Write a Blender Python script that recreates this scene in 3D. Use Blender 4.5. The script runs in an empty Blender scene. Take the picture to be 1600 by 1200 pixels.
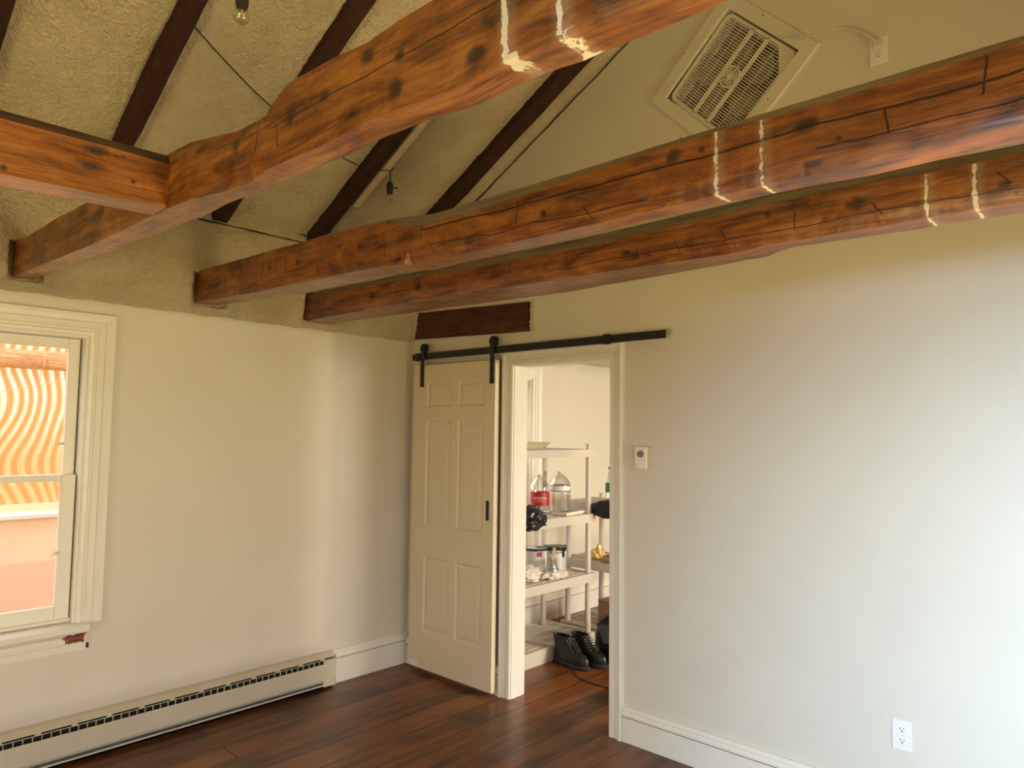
import bpy, bmesh, math, random
from mathutils import Vector, Matrix, noise
random.seed(7)
PI = math.pi
scene = bpy.context.scene
col = scene.collection

# ------------------------------------------------------------------ camera
cam_data = bpy.data.cameras.new('camera')
cam_data.sensor_fit = 'HORIZONTAL'; cam_data.sensor_width = 36.0
cam_data.lens = 1103.225 / 1600 * 36.0
cam_data.clip_start = 0.02
cam = bpy.data.objects.new('camera', cam_data); col.objects.link(cam)
ROT = Matrix(((0.736, 0.035, 0.676), (0.677, -0.058, -0.734), (0.013, 0.998, -0.067)))
_z = ROT.col[2].normalized(); _x = ROT.col[0]; _x = (_x - _z * _x.dot(_z)).normalized(); _y = _z.cross(_x)
M4 = Matrix((( _x[0], _y[0], _z[0], 3.915), (_x[1], _y[1], _z[1], -3.203), (_x[2], _y[2], _z[2], 1.599), (0, 0, 0, 1)))
cam.matrix_world = M4
scene.camera = cam

# ------------------------------------------------------------------ world and exposure
vs = scene.view_settings
vs.view_transform = 'Standard'; vs.look = 'None'; vs.gamma = 1.0; vs.use_curve_mapping = False
vs.exposure = -0.30
w = bpy.data.worlds.new('sky'); scene.world = w; w.use_nodes = True
nt = w.node_tree; nt.nodes.clear()
wo = nt.nodes.new('ShaderNodeOutputWorld'); bg = nt.nodes.new('ShaderNodeBackground')
tc = nt.nodes.new('ShaderNodeTexCoord'); sx = nt.nodes.new('ShaderNodeSeparateXYZ'); cr = nt.nodes.new('ShaderNodeValToRGB')
mr = nt.nodes.new('ShaderNodeMapRange'); mr.inputs[1].default_value = -0.25; mr.inputs[2].default_value = 0.25
nt.links.new(tc.outputs['Generated'], sx.inputs[0]); nt.links.new(sx.outputs[2], mr.inputs[0]); nt.links.new(mr.outputs[0], cr.inputs[0])
cr.color_ramp.elements[0].position = 0.42; cr.color_ramp.elements[0].color = (0.30, 0.27, 0.15, 1)
cr.color_ramp.elements[1].position = 0.58; cr.color_ramp.elements[1].color = (0.95, 0.97, 1.0, 1)
nt.links.new(cr.outputs[0], bg.inputs[0]); bg.inputs[1].default_value = 4.6
nt.links.new(bg.outputs[0], wo.inputs[0])

# ------------------------------------------------------------------ daylight through the windows
def area(name, loc, direction, sx_, sy_, power, color, spread=180):
    l = bpy.data.lights.new(name, 'AREA'); l.shape = 'RECTANGLE'; l.size = sx_; l.size_y = sy_
    l.energy = power; l.color = color; l.spread = math.radians(spread)
    o = bpy.data.objects.new(name, l); col.objects.link(o); o.location = loc
    o.rotation_euler = Vector(direction).to_track_quat('-Z', 'Y').to_euler()
    return o
SKY = (0.42, 0.69, 1.0); GRASS = (1.0, 0.775, 0.325)
area('sky_light_side_window', (5.05, -1.15, 1.35), (-0.95, 1.25, -0.80), 0.9, 0.9, 5.5, SKY, 80)
area('ground_light_side_window', (6.1, -0.6, -0.2), (-1, -0.15, 1.25), 1.9, 1.8, 182, GRASS, 125)
area('sky_light_rear_window', (3.75, -6.0, 1.75), (0.05, 1, -0.20), 1.0, 0.8, 31, SKY, 44)
area('ground_light_rear_window', (3.0, -6.4, 0.2), (-0.12, 1, 1.0), 2.6, 1.5, 92, GRASS, 130)
area('sky_light_next_room', (5.4, 1.7, 1.7), (-1, 0, -0.38), 1.5, 1.4, 215, (1.0, 0.90, 0.74), 150)
sun = bpy.data.lights.new('sun_glint', 'SUN'); sun.energy = 0.60; sun.angle = math.radians(0.9); sun.color = (1.0, 0.82, 0.52)
so = bpy.data.objects.new('sun_glint', sun); col.objects.link(so); so.location = (9, -1, 1)
so.rotation_euler = Vector((-1, 0.0, 0.022)).to_track_quat('-Z', 'Y').to_euler()

# ------------------------------------------------------------------ materials
MATS = {}
def newmat(name):
    m = bpy.data.materials.new(name); m.use_nodes = True
    return m, m.node_tree, m.node_tree.nodes['Principled BSDF']
def N(nt, t, **kw):
    n = nt.nodes.new(t)
    for k, v in kw.items():
        if k.startswith('i_'):
            n.inputs[int(k[2:])].default_value = v
        else: setattr(n, k, v)
    return n
def L(nt, a, b): nt.links.new(a, b)
def c4(c): return (c[0], c[1], c[2], 1)
def srgb(r, g, b):
    f = lambda v: (v / 255 / 12.92) if v / 255 <= 0.04045 else ((v / 255 + 0.055) / 1.055) ** 2.4
    return (f(r), f(g), f(b))
def simple(name, color, rough=0.5, metal=0.0, bump=0.0, bscale=60, var=0.0, vscale=4, coat=0.0):
    if name in MATS: return MATS[name]
    m, nt, p = newmat(name)
    p.inputs['Base Color'].default_value = c4(color); p.inputs['Roughness'].default_value = rough; p.inputs['Metallic'].default_value = metal
    p.inputs['Coat Weight'].default_value = coat
    tc = N(nt, 'ShaderNodeTexCoord')
    if var > 0:
        n1 = N(nt, 'ShaderNodeTexNoise'); n1.inputs['Scale'].default_value = vscale; n1.inputs['Detail'].default_value = 4
        L(nt, tc.outputs['Object'], n1.inputs['Vector'])
        r = N(nt, 'ShaderNodeMapRange'); r.inputs[1].default_value = 0.3; r.inputs[2].default_value = 0.7; r.inputs[3].default_value = 1 - var; r.inputs[4].default_value = 1 + var * 0.4
        L(nt, n1.outputs[0], r.inputs[0])
        hs = N(nt, 'ShaderNodeHueSaturation'); hs.inputs['Color'].default_value = c4(color); L(nt, r.outputs[0], hs.inputs['Value'])
        L(nt, hs.outputs[0], p.inputs['Base Color'])
    if bump > 0:
        n2 = N(nt, 'ShaderNodeTexNoise'); n2.inputs['Scale'].default_value = bscale; n2.inputs['Detail'].default_value = 3
        L(nt, tc.outputs['Object'], n2.inputs['Vector'])
        b = N(nt, 'ShaderNodeBump'); b.inputs['Strength'].default_value = bump; b.inputs['Distance'].default_value = 0.005
        L(nt, n2.outputs[0], b.inputs['Height']); L(nt, b.outputs[0], p.inputs['Normal'])
    MATS[name] = m
    return m
WALL = simple('painted_plaster', (0.71, 0.655, 0.535), 0.42, bump=0.10, bscale=9, var=0.03, vscale=2.5)
TRIMP = simple('painted_trim', (0.82, 0.775, 0.66), 0.33, bump=0.12, bscale=14, var=0.04, vscale=8)
DOORP = simple('door_paint', (0.74, 0.63, 0.44), 0.38, var=0.03, vscale=5)
METALP = simple('heater_enamel', (0.68, 0.60, 0.44), 0.35, var=0.06, vscale=6)
DARK = simple('dark_gap', (0.015, 0.013, 0.012), 0.8)
BLACKM = simple('black_steel', (0.012, 0.012, 0.013), 0.42, bump=0.1, bscale=200)
BLACKP = simple('black_plastic', (0.02, 0.02, 0.022), 0.35)
WHITEP = simple('white_plastic', (0.80, 0.76, 0.68), 0.35)
SHELFP = simple('shelf_plastic', (0.62, 0.555, 0.46), 0.5)
FANP = simple('fan_plastic', (0.72, 0.66, 0.52), 0.4)
BRASS = simple('clear_catch', (0.7, 0.65, 0.5), 0.4)
RUST = simple('screw_head', (0.25, 0.19, 0.12), 0.5, 0.6)

def foam_mat():
    m, nt, p = newmat('sprayed_foam')
    tc = N(nt, 'ShaderNodeTexCoord')
    n1 = N(nt, 'ShaderNodeTexNoise'); n1.inputs['Scale'].default_value = 5; n1.inputs['Detail'].default_value = 6; L(nt, tc.outputs['Object'], n1.inputs['Vector'])
    cr = N(nt, 'ShaderNodeValToRGB'); cr.color_ramp.elements[0].position = 0.3; cr.color_ramp.elements[0].color = (0.82, 0.68, 0.43, 1)
    cr.color_ramp.elements[1].position = 0.65; cr.color_ramp.elements[1].color = (0.94, 0.80, 0.55, 1)
    L(nt, n1.outputs[0], cr.inputs[0])
    n2 = N(nt, 'ShaderNodeTexNoise'); n2.inputs['Scale'].default_value = 34; n2.inputs['Detail'].default_value = 3; n2.inputs['Distortion'].default_value = 1.6
    L(nt, tc.outputs['Object'], n2.inputs['Vector'])
    v = N(nt, 'ShaderNodeTexNoise'); v.inputs['Scale'].default_value = 95; v.inputs['Detail'].default_value = 2; v.inputs['Distortion'].default_value = 2.5
    L(nt, tc.outputs['Object'], v.inputs['Vector'])
    # scattered pits, a real property of the foam
    vv = N(nt, 'ShaderNodeTexVoronoi'); vv.inputs['Scale'].default_value = 26; L(nt, tc.outputs['Object'], vv.inputs['Vector'])
    pr = N(nt, 'ShaderNodeMapRange'); pr.inputs[1].default_value = 0.05; pr.inputs[2].default_value = 0.14; L(nt, vv.outputs[0], pr.inputs[0])
    ad = N(nt, 'ShaderNodeMath', operation='MULTIPLY_ADD'); L(nt, v.outputs[0], ad.inputs[0]); ad.inputs[1].default_value = 0.4; L(nt, n2.outputs[0], ad.inputs[2])
    ad2 = N(nt, 'ShaderNodeMath', operation='MULTIPLY_ADD'); L(nt, pr.outputs[0], ad2.inputs[0]); ad2.inputs[1].default_value = 0.12; L(nt, ad.outputs[0], ad2.inputs[2])
    b = N(nt, 'ShaderNodeBump'); b.inputs['Strength'].default_value = 1.0; b.inputs['Distance'].default_value = 0.034
    L(nt, ad2.outputs[0], b.inputs['Height']); L(nt, b.outputs[0], p.inputs['Normal']); L(nt, cr.outputs[0], p.inputs['Base Color'])
    p.inputs['Roughness'].default_value = 0.6
    return m
FOAM = foam_mat()

def wood(name, dark, mid, light, axis=0, grain=1.0, rough=0.3, knots=(), plaster=(), bump=0.5, blotch=0.5, coat=0.0, offset=(0, 0, 0), hsel=2, cracks=(), cuts=()):
    """grain runs along `axis`; knots (along, height, r_along, r_h); plaster (along, width, zmin, zmax) are chalky scribe lines left by an old partition."""
    m, nt, p = newmat(name)
    tc = N(nt, 'ShaderNodeTexCoord')
    mp = N(nt, 'ShaderNodeMapping'); L(nt, tc.outputs['Object'], mp.inputs[0])
    sc = [44.0 * grain] * 3; sc[axis] = 3.0 * grain
    mp.inputs['Scale'].default_value = sc; mp.inputs['Location'].default_value = offset
    nz = N(nt, 'ShaderNodeTexNoise'); nz.inputs['Scale'].default_value = 1.0; nz.inputs['Detail'].default_value = 7; nz.inputs['Roughness'].default_value = 0.62; nz.inputs['Distortion'].default_value = 0.7
    L(nt, mp.outputs[0], nz.inputs['Vector'])
    mp2 = N(nt, 'ShaderNodeMapping'); L(nt, tc.outputs['Object'], mp2.inputs[0])
    sc2 = [13.0] * 3; sc2[axis] = 4.6; mp2.inputs['Scale'].default_value = sc2; mp2.inputs['Location'].default_value = offset
    bl = N(nt, 'ShaderNodeTexNoise'); bl.inputs['Scale'].default_value = 1.0; bl.inputs['Detail'].default_value = 6; bl.inputs['Roughness'].default_value = 0.65; bl.inputs['Distortion'].default_value = 0.9; L(nt, mp2.outputs[0], bl.inputs['Vector'])
    mixn = N(nt, 'ShaderNodeMath', operation='MULTIPLY_ADD'); L(nt, bl.outputs[0], mixn.inputs[0]); mixn.inputs[1].default_value = blotch
    sub = N(nt, 'ShaderNodeMath', operation='MULTIPLY_ADD'); L(nt, nz.outputs[0], sub.inputs[0]); sub.inputs[1].default_value = 1 - blotch * 0.55; sub.inputs[2].default_value = -0.22 * blotch
    L(nt, sub.outputs[0], mixn.inputs[2])
    cr = N(nt, 'ShaderNodeValToRGB')
    e = cr.color_ramp.elements; e[0].position = 0.33; e[0].color = c4(dark); e[1].position = 0.66; e[1].color = c4(light)
    em = e.new(0.47); em.color = c4(mid)
    L(nt, mixn.outputs[0], cr.inputs[0])
    colr = cr.outputs[0]
    hgt = nz.outputs[0]
    # hairline checks along the grain
    mp3 = N(nt, 'ShaderNodeMapping'); L(nt, tc.outputs['Object'], mp3.inputs[0]); s3 = [24.0] * 3; s3[axis] = 0.9; mp3.inputs['Scale'].default_value = s3; mp3.inputs['Location'].default_value = [o + 3 for o in offset]
    ck = N(nt, 'ShaderNodeTexNoise'); ck.inputs['Scale'].default_value = 1.0; ck.inputs['Detail'].default_value = 2; ck.inputs['Distortion'].default_value = 0.3; L(nt, mp3.outputs[0], ck.inputs['Vector'])
    ab = N(nt, 'ShaderNodeMath', operation='SUBTRACT'); L(nt, ck.outputs[0], ab.inputs[0]); ab.inputs[1].default_value = 0.44
    ab2 = N(nt, 'ShaderNodeMath', operation='ABSOLUTE'); L(nt, ab.outputs[0], ab2.inputs[0])
    ckm = N(nt, 'ShaderNodeMapRange'); L(nt, ab2.outputs[0], ckm.inputs[0]); ckm.inputs[1].default_value = 0.0; ckm.inputs[2].default_value = 0.007; ckm.inputs[3].default_value = 0.45; ckm.inputs[4].default_value = 0.0
    # break the checks up
    bk = N(nt, 'ShaderNodeMapRange'); L(nt, bl.outputs[0], bk.inputs[0]); bk.inputs[1].default_value = 0.48; bk.inputs[2].default_value = 0.6
    ckx = N(nt, 'ShaderNodeMath', operation='MULTIPLY'); L(nt, ckm.outputs[0], ckx.inputs[0]); L(nt, bk.outputs[0], ckx.inputs[1])
    mx = N(nt, 'ShaderNodeMixRGB'); L(nt, ckx.outputs[0], mx.inputs[0]); L(nt, colr, mx.inputs[1]); mx.inputs[2].default_value = (0.015, 0.007, 0.004, 1); colr = mx.outputs[0]
    sp = N(nt, 'ShaderNodeSeparateXYZ'); L(nt, tc.outputs['Object'], sp.inputs[0])
    wob = N(nt, 'ShaderNodeTexNoise'); wob.inputs['Scale'].default_value = 55; wob.inputs['Detail'].default_value = 4; L(nt, tc.outputs['Object'], wob.inputs['Vector'])
    def mth(op, a, b=None, c=None):
        n = N(nt, 'ShaderNodeMath', operation=op)
        for i, v in enumerate((a, b, c)):
            if v is None: continue
            if isinstance(v, (int, float)): n.inputs[i].default_value = v
            else: L(nt, v, n.inputs[i])
        return n.outputs[0]
    if knots:
        best = None
        for (ka, kh, ra, rh) in knots:
            a = mth('DIVIDE', mth('SUBTRACT', sp.outputs[axis], ka), ra); b_ = mth('DIVIDE', mth('SUBTRACT', sp.outputs[hsel], kh), rh)
            d = mth('SQRT', mth('ADD', mth('MULTIPLY', a, a), mth('MULTIPLY', b_, b_)))
            best = d if best is None else mth('MINIMUM', best, d)
        wlo = N(nt, 'ShaderNodeTexNoise'); wlo.inputs['Scale'].default_value = 22; wlo.inputs['Detail'].default_value = 3; L(nt, tc.outputs['Object'], wlo.inputs['Vector'])
        d = mth('ADD', best, mth('MULTIPLY', mth('SUBTRACT', wob.outputs[0], 0.5), 0.9)); d = mth('ADD', d, mth('MULTIPLY', mth('SUBTRACT', wlo.outputs[0], 0.5), 1.8))
        k1 = N(nt, 'ShaderNodeMapRange'); L(nt, d, k1.inputs[0]); k1.inputs[1].default_value = 0.7; k1.inputs[2].default_value = 1.7; k1.inputs[3].default_value = 0.88; k1.inputs[4].default_value = 0.0
        mx2 = N(nt, 'ShaderNodeMixRGB'); L(nt, k1.outputs[0], mx2.inputs[0]); L(nt, colr, mx2.inputs[1]); mx2.inputs[2].default_value = (0.022, 0.009, 0.004, 1); colr = mx2.outputs[0]
    dk = None
    for (xa, za, xb, zb_, wd) in cracks:   # long split along the grain
        kk = (zb_ - za) / (xb - xa)
        lo = N(nt, 'ShaderNodeTexNoise'); lo.inputs['Scale'].default_value = 5; lo.inputs['Detail'].default_value = 5; L(nt, tc.outputs['Object'], lo.inputs['Vector'])
        a = mth('SUBTRACT', mth('SUBTRACT', sp.outputs[hsel], za), mth('MULTIPLY', mth('SUBTRACT', sp.outputs[axis], xa), kk))
        a = mth('ABSOLUTE', mth('ADD', a, mth('MULTIPLY', mth('SUBTRACT', lo.outputs[0], 0.5), 0.030)))
        q = N(nt, 'ShaderNodeMapRange'); L(nt, a, q.inputs[0]); q.inputs[1].default_value = wd * .5; q.inputs[2].default_value = wd; q.inputs[3].default_value = 0.95; q.inputs[4].default_value = 0.0
        g = mth('MULTIPLY', q.outputs[0], mth('GREATER_THAN', sp.outputs[axis], min(xa, xb))); g = mth('MULTIPLY', g, mth('LESS_THAN', sp.outputs[axis], max(xa, xb)))
        dk = g if dk is None else mth('MAXIMUM', dk, g)
    for (xc, z0, z1, sl) in cuts:          # axe cuts across the grain
        zc = (z0 + z1) / 2
        a = mth('SUBTRACT', mth('SUBTRACT', sp.outputs[axis], xc), mth('MULTIPLY', mth('SUBTRACT', sp.outputs[2], zc), sl))
        a = mth('ABSOLUTE', mth('ADD', a, mth('MULTIPLY', mth('SUBTRACT', wob.outputs[0], 0.5), 0.006)))
        q = N(nt, 'ShaderNodeMapRange'); L(nt, a, q.inputs[0]); q.inputs[1].default_value = .0006; q.inputs[2].default_value = .0022; q.inputs[3].default_value = 0.85; q.inputs[4].default_value = 0.0
        g = mth('MULTIPLY', q.outputs[0], mth('GREATER_THAN', sp.outputs[2], z0)); g = mth('MULTIPLY', g, mth('LESS_THAN', sp.outputs[2], z1))
        dk = g if dk is None else mth('MAXIMUM', dk, g)
    if dk is not None:
        mxd = N(nt, 'ShaderNodeMixRGB'); L(nt, dk, mxd.inputs[0]); L(nt, colr, mxd.inputs[1]); mxd.inputs[2].default_value = (0.018, 0.007, 0.004, 1); colr = mxd.outputs[0]
    pl = None
    wf = None
    if plaster:
        wf = N(nt, 'ShaderNodeTexNoise'); wf.inputs['Scale'].default_value = 130; wf.inputs['Detail'].default_value = 3; L(nt, tc.outputs['Object'], wf.inputs['Vector'])
    for (pa, pw, z0, z1) in plaster:
        wv = N(nt, 'ShaderNodeTexNoise'); wv.inputs['Scale'].default_value = 14; L(nt, tc.outputs['Object'], wv.inputs['Vector'])
        a = mth('ADD', mth('SUBTRACT', sp.outputs[axis], pa), mth('MULTIPLY', mth('SUBTRACT', wv.outputs[0], 0.5), 0.008))
        a = mth('DIVIDE', mth('ABSOLUTE', a), pw)
        a = mth('ADD', a, mth('MULTIPLY', mth('SUBTRACT', wob.outputs[0], 0.5), 5.0))
        q = N(nt, 'ShaderNodeMapRange'); L(nt, a, q.inputs[0]); q.inputs[1].default_value = 0.75; q.inputs[2].default_value = 1.15; q.inputs[3].default_value = 0.95; q.inputs[4].default_value = 0.0
        sm = N(nt, 'ShaderNodeMapRange'); L(nt, mth('ABSOLUTE', mth('SUBTRACT', sp.outputs[axis], pa + .006)), sm.inputs[0]); sm.inputs[1].default_value = .006; sm.inputs[2].default_value = .026; sm.inputs[3].default_value = 0.16; sm.inputs[4].default_value = 0.0
        br_ = mth('GREATER_THAN', mth('ADD', wv.outputs[0], mth('MULTIPLY', wf.outputs[0], .5)), 0.68)
        core = mth('MULTIPLY', q.outputs[0], mth('ADD', mth('MULTIPLY', br_, .75), .25))
        g = mth('MAXIMUM', core, mth('MULTIPLY', sm.outputs[0], mth('MULTIPLY', wob.outputs[0], 1.4)))
        g = mth('MULTIPLY', g, mth('GREATER_THAN', sp.outputs[2], z0)); g = mth('MULTIPLY', g, mth('LESS_THAN', sp.outputs[2], z1))
        pl = g if pl is None else mth('MAXIMUM', pl, g)
    rsock = None
    if pl is not None:
        mx3 = N(nt, 'ShaderNodeMixRGB'); L(nt, pl, mx3.inputs[0]); L(nt, colr, mx3.inputs[1]); mx3.inputs[2].default_value = (0.80, 0.72, 0.58, 1); colr = mx3.outputs[0]
        rr = N(nt, 'ShaderNodeMapRange'); L(nt, pl, rr.inputs[0]); rr.inputs[3].default_value = rough; rr.inputs[4].default_value = 0.9; L(nt, rr.outputs[0], p.inputs['Roughness'])
    else: p.inputs['Roughness'].default_value = rough
    L(nt, colr, p.inputs['Base Color'])
    b = N(nt, 'ShaderNodeBump'); b.inputs['Strength'].default_value = bump; b.inputs['Distance'].default_value = 0.006
    # adze chatter: soft ripples across the grain
    wvn = N(nt, 'ShaderNodeTexNoise'); wvn.inputs['Scale'].default_value = 1.0; wvn.inputs['Detail'].default_value = 2
    mp4 = N(nt, 'ShaderNodeMapping'); L(nt, tc.outputs['Object'], mp4.inputs[0]); s4 = [7.0] * 3; s4[axis] = 16.0; mp4.inputs['Scale'].default_value = s4; L(nt, mp4.outputs[0], wvn.inputs['Vector'])
    hh = mth('ADD', mth('MULTIPLY', hgt, 0.8), mth('MULTIPLY', wvn.outputs[0], 1.6)); hh = mth('SUBTRACT', hh, mth('MULTIPLY', ckx.outputs[0], 1.2))
    if dk is not None: hh = mth('SUBTRACT', hh, mth('MULTIPLY', dk, 2.0))
    L(nt, hh, b.inputs['Height']); L(nt, b.outputs[0], p.inputs['Normal'])
    p.inputs['Coat Weight'].default_value = coat; p.inputs['Coat Roughness'].default_value = 0.18
    return m

def floor_mat():
    m, nt, p = newmat('pine_floorboards')
    tc = N(nt, 'ShaderNodeTexCoord')
    mp = N(nt, 'ShaderNodeMapping'); L(nt, tc.outputs['Object'], mp.inputs[0]); mp.inputs['Rotation'].default_value = (0, 0, PI / 2)
    br = N(nt, 'ShaderNodeTexBrick'); L(nt, mp.outputs[0], br.inputs['Vector'])
    br.offset = 0.37; br.inputs['Scale'].default_value = 1.0; br.inputs['Mortar Size'].default_value = 0.0042; br.inputs['Mortar Smooth'].default_value = 0.2
    br.inputs['Brick Width'].default_value = 2.35; br.inputs['Row Height'].default_value = 0.185
    br.inputs['Color1'].default_value = (0, 0, 0, 1); br.inputs['Color2'].default_value = (1, 1, 1, 1); br.inputs['Mortar'].default_value = (0.5, 0.5, 0.5, 1)
    mg = N(nt, 'ShaderNodeMapping'); L(nt, tc.outputs['Object'], mg.inputs[0]); mg.inputs['Scale'].default_value = (14, 1.5, 1)
    addv = N(nt, 'ShaderNodeVectorMath', operation='MULTIPLY_ADD'); L(nt, br.outputs['Color'], addv.inputs[0]); addv.inputs[1].default_value = (7, 3, 5); L(nt, mg.outputs[0], addv.inputs[2])
    g = N(nt, 'ShaderNodeTexNoise'); g.inputs['Scale'].default_value = 1; g.inputs['Detail'].default_value = 7; g.inputs['Distortion'].default_value = 0.8; L(nt, addv.outputs[0], g.inputs['Vector'])
    g2 = N(nt, 'ShaderNodeTexNoise'); g2.inputs['Scale'].default_value = 3.2; g2.inputs['Detail'].default_value = 4; L(nt, tc.outputs['Object'], g2.inputs['Vector'])
    a = N(nt, 'ShaderNodeMath', operation='MULTIPLY_ADD'); L(nt, g.outputs[0], a.inputs[0]); a.inputs[1].default_value = 0.6
    b_ = N(nt, 'ShaderNodeMath', operation='MULTIPLY_ADD'); L(nt, g2.outputs[0], b_.inputs[0]); b_.inputs[1].default_value = 0.4
    s = N(nt, 'ShaderNodeSeparateXYZ'); L(nt, br.outputs['Color'], s.inputs[0]); t = N(nt, 'ShaderNodeMath', operation='MULTIPLY_ADD'); L(nt, s.outputs[0], t.inputs[0]); t.inputs[1].default_value = 0.14; t.inputs[2].default_value = -0.07
    L(nt, t.outputs[0], b_.inputs[2]); L(nt, b_.outputs[0], a.inputs[2])
    cr = N(nt, 'ShaderNodeValToRGB'); e = cr.color_ramp.elements; e[0].position = 0.34; e[0].color = (0.035, 0.010, 0.003, 1); e[1].position = 0.68; e[1].color = (0.27, 0.092, 0.018, 1)
    em = e.new(0.5); em.color = (0.155, 0.047, 0.008, 1)
    L(nt, a.outputs[0], cr.inputs[0])
    mx = N(nt, 'ShaderNodeMixRGB'); L(nt, br.outputs['Fac'], mx.inputs[0]); L(nt, cr.outputs[0], mx.inputs[1]); mx.inputs[2].default_value = (0.012, 0.005, 0.003, 1)
    # paint flecks
    vo = N(nt, 'ShaderNodeTexVoronoi'); vo.inputs['Scale'].default_value = 7; L(nt, tc.outputs['Object'], vo.inputs['Vector'])
    vn = N(nt, 'ShaderNodeTexNoise'); vn.inputs['Scale'].default_value = 90; L(nt, tc.outputs['Object'], vn.inputs['Vector'])
    va = N(nt, 'ShaderNodeMath', operation='MULTIPLY_ADD'); L(nt, vn.outputs[0], va.inputs[0]); va.inputs[1].default_value = 0.12; L(nt, vo.outputs[0], va.inputs[2])
    vl = N(nt, 'ShaderNodeMath', operation='LESS_THAN'); L(nt, va.outputs[0], vl.inputs[0]); vl.inputs[1].default_value = 0.082
    mx2 = N(nt, 'ShaderNodeMixRGB'); L(nt, vl.outputs[0], mx2.inputs[0]); L(nt, mx.outputs[0], mx2.inputs[1]); mx2.inputs[2].default_value = (0.42, 0.24, 0.13, 1)
    L(nt, mx2.outputs[0], p.inputs['Base Color'])
    bu = N(nt, 'ShaderNodeBump'); bu.inputs['Strength'].default_value = 0.6; bu.inputs['Distance'].default_value = 0.003
    iv = N(nt, 'ShaderNodeMath', operation='MULTIPLY_ADD'); L(nt, br.outputs['Fac'], iv.inputs[0]); iv.inputs[1].default_value = -1.5
    L(nt, g2.outputs[0], iv.inputs[2]); L(nt, iv.outputs[0], bu.inputs['Height']); L(nt, bu.outputs[0], p.inputs['Normal'])
    p.inputs['Roughness'].default_value = 0.33
    return m

def glass_mat(name, tint=(1, 1, 1), gloss=0.08, rough=0.02):
    m = bpy.data.materials.new(name); m.use_nodes = True; nt = m.node_tree; nt.nodes.clear()
    o = N(nt, 'ShaderNodeOutputMaterial'); t = N(nt, 'ShaderNodeBsdfTransparent'); t.inputs[0].default_value = c4(tint)
    g = N(nt, 'ShaderNodeBsdfGlossy'); g.inputs['Roughness'].default_value = rough
    lw = N(nt, 'ShaderNodeLayerWeight'); lw.inputs[0].default_value = 0.35
    mr = N(nt, 'ShaderNodeMapRange'); L(nt, lw.outputs['Facing'], mr.inputs[0]); mr.inputs[3].default_value = gloss * 0.5; mr.inputs[4].default_value = min(1, gloss * 8)
    mx = N(nt, 'ShaderNodeMixShader'); L(nt, mr.outputs[0], mx.inputs[0]); L(nt, t.outputs[0], mx.inputs[1]); L(nt, g.outputs[0], mx.inputs[2]); L(nt, mx.outputs[0], o.inputs[0])
    return m
PANE = glass_mat('window_glass', (0.97, 0.97, 0.96), 0.008)
CLEAR = glass_mat('clear_plastic', (0.96, 0.95, 0.93), 0.10, 0.06)
BULB = glass_mat('bulb_glass', (0.93, 0.91, 0.86), 0.10)
WATER = glass_mat('water_jug_plastic', (0.93, 0.94, 0.92), 0.14, 0.05)

# ------------------------------------------------------------------ mesh helpers
def finish(name, bm, mats, parent=None, smooth=False, bevel=0.0, loc=None, recenter=False, angle=35):
    if recenter and bm.verts:
        xs = [v.co.x for v in bm.verts]; ys = [v.co.y for v in bm.verts]; zs = [v.co.z for v in bm.verts]
        c = Vector(((min(xs) + max(xs)) / 2, (min(ys) + max(ys)) / 2, min(zs)))
        for v in bm.verts: v.co -= c
        loc = c
    bmesh.ops.recalc_face_normals(bm, faces=bm.faces)
    me = bpy.data.meshes.new(name); bm.to_mesh(me); bm.free()
    if not isinstance(mats, (list, tuple)): mats = [mats]
    for m in mats: me.materials.append(m)
    o = bpy.data.objects.new(name, me); col.objects.link(o)
    if loc is not None: o.location = loc
    if parent: o.parent = parent
    if smooth:
        for p in me.polygons: p.use_smooth = True
        try: me.set_sharp_from_angle(angle=math.radians(angle))
        except Exception: pass
    if bevel > 0:
        b = o.modifiers.new('bevel', 'BEVEL'); b.width = bevel; b.segments = 2; b.limit_method = 'ANGLE'; b.angle_limit = math.radians(40)
    return o
def tag(o, label, cat, group=None):
    o['label'] = label; o['category'] = cat
    if group: o['group'] = group
    return o
def struct(o): o['kind'] = 'structure'; return o
def thing(name, loc, label=None, cat=None, group=None, rot=(0, 0, 0)):
    o = bpy.data.objects.new(name, None); col.objects.link(o); o.location = loc; o.rotation_euler = rot; o.empty_display_size = 0.05
    if label: tag(o, label, cat, group)
    return o
def box(bm, x0, x1, y0, y1, z0, z1, mi=0, mat=None):
    vs_ = [bm.verts.new(v) for v in ((x0, y0, z0), (x1, y0, z0), (x1, y1, z0), (x0, y1, z0), (x0, y0, z1), (x1, y0, z1), (x1, y1, z1), (x0, y1, z1))]
    if mat is not None:
        for v in vs_: v.co = mat @ v.co
    fs = []
    for f in ((0, 3, 2, 1), (4, 5, 6, 7), (0, 1, 5, 4), (1, 2, 6, 5), (2, 3, 7, 6), (3, 0, 4, 7)):
        fc = bm.faces.new([vs_[i] for i in f]); fc.material_index = mi; fs.append(fc)
    return fs
def cyl(bm, p0, p1, r0, r1=None, seg=20, mi=0, cap=True):
    r1 = r0 if r1 is None else r1
    p0 = Vector(p0); p1 = Vector(p1); d = (p1 - p0).normalized()
    a = d.orthogonal().normalized(); b = d.cross(a)
    A = [bm.verts.new(p0 + (a * math.cos(t) + b * math.sin(t)) * r0) for t in [2 * PI * i / seg for i in range(seg)]]
    B = [bm.verts.new(p1 + (a * math.cos(t) + b * math.sin(t)) * r1) for t in [2 * PI * i / seg for i in range(seg)]]
    for i in range(seg):
        f = bm.faces.new((A[i], A[(i + 1) % seg], B[(i + 1) % seg], B[i])); f.material_index = mi
    if cap:
        f = bm.faces.new(A[::-1]); f.material_index = mi; f = bm.faces.new(B); f.material_index = mi
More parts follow.
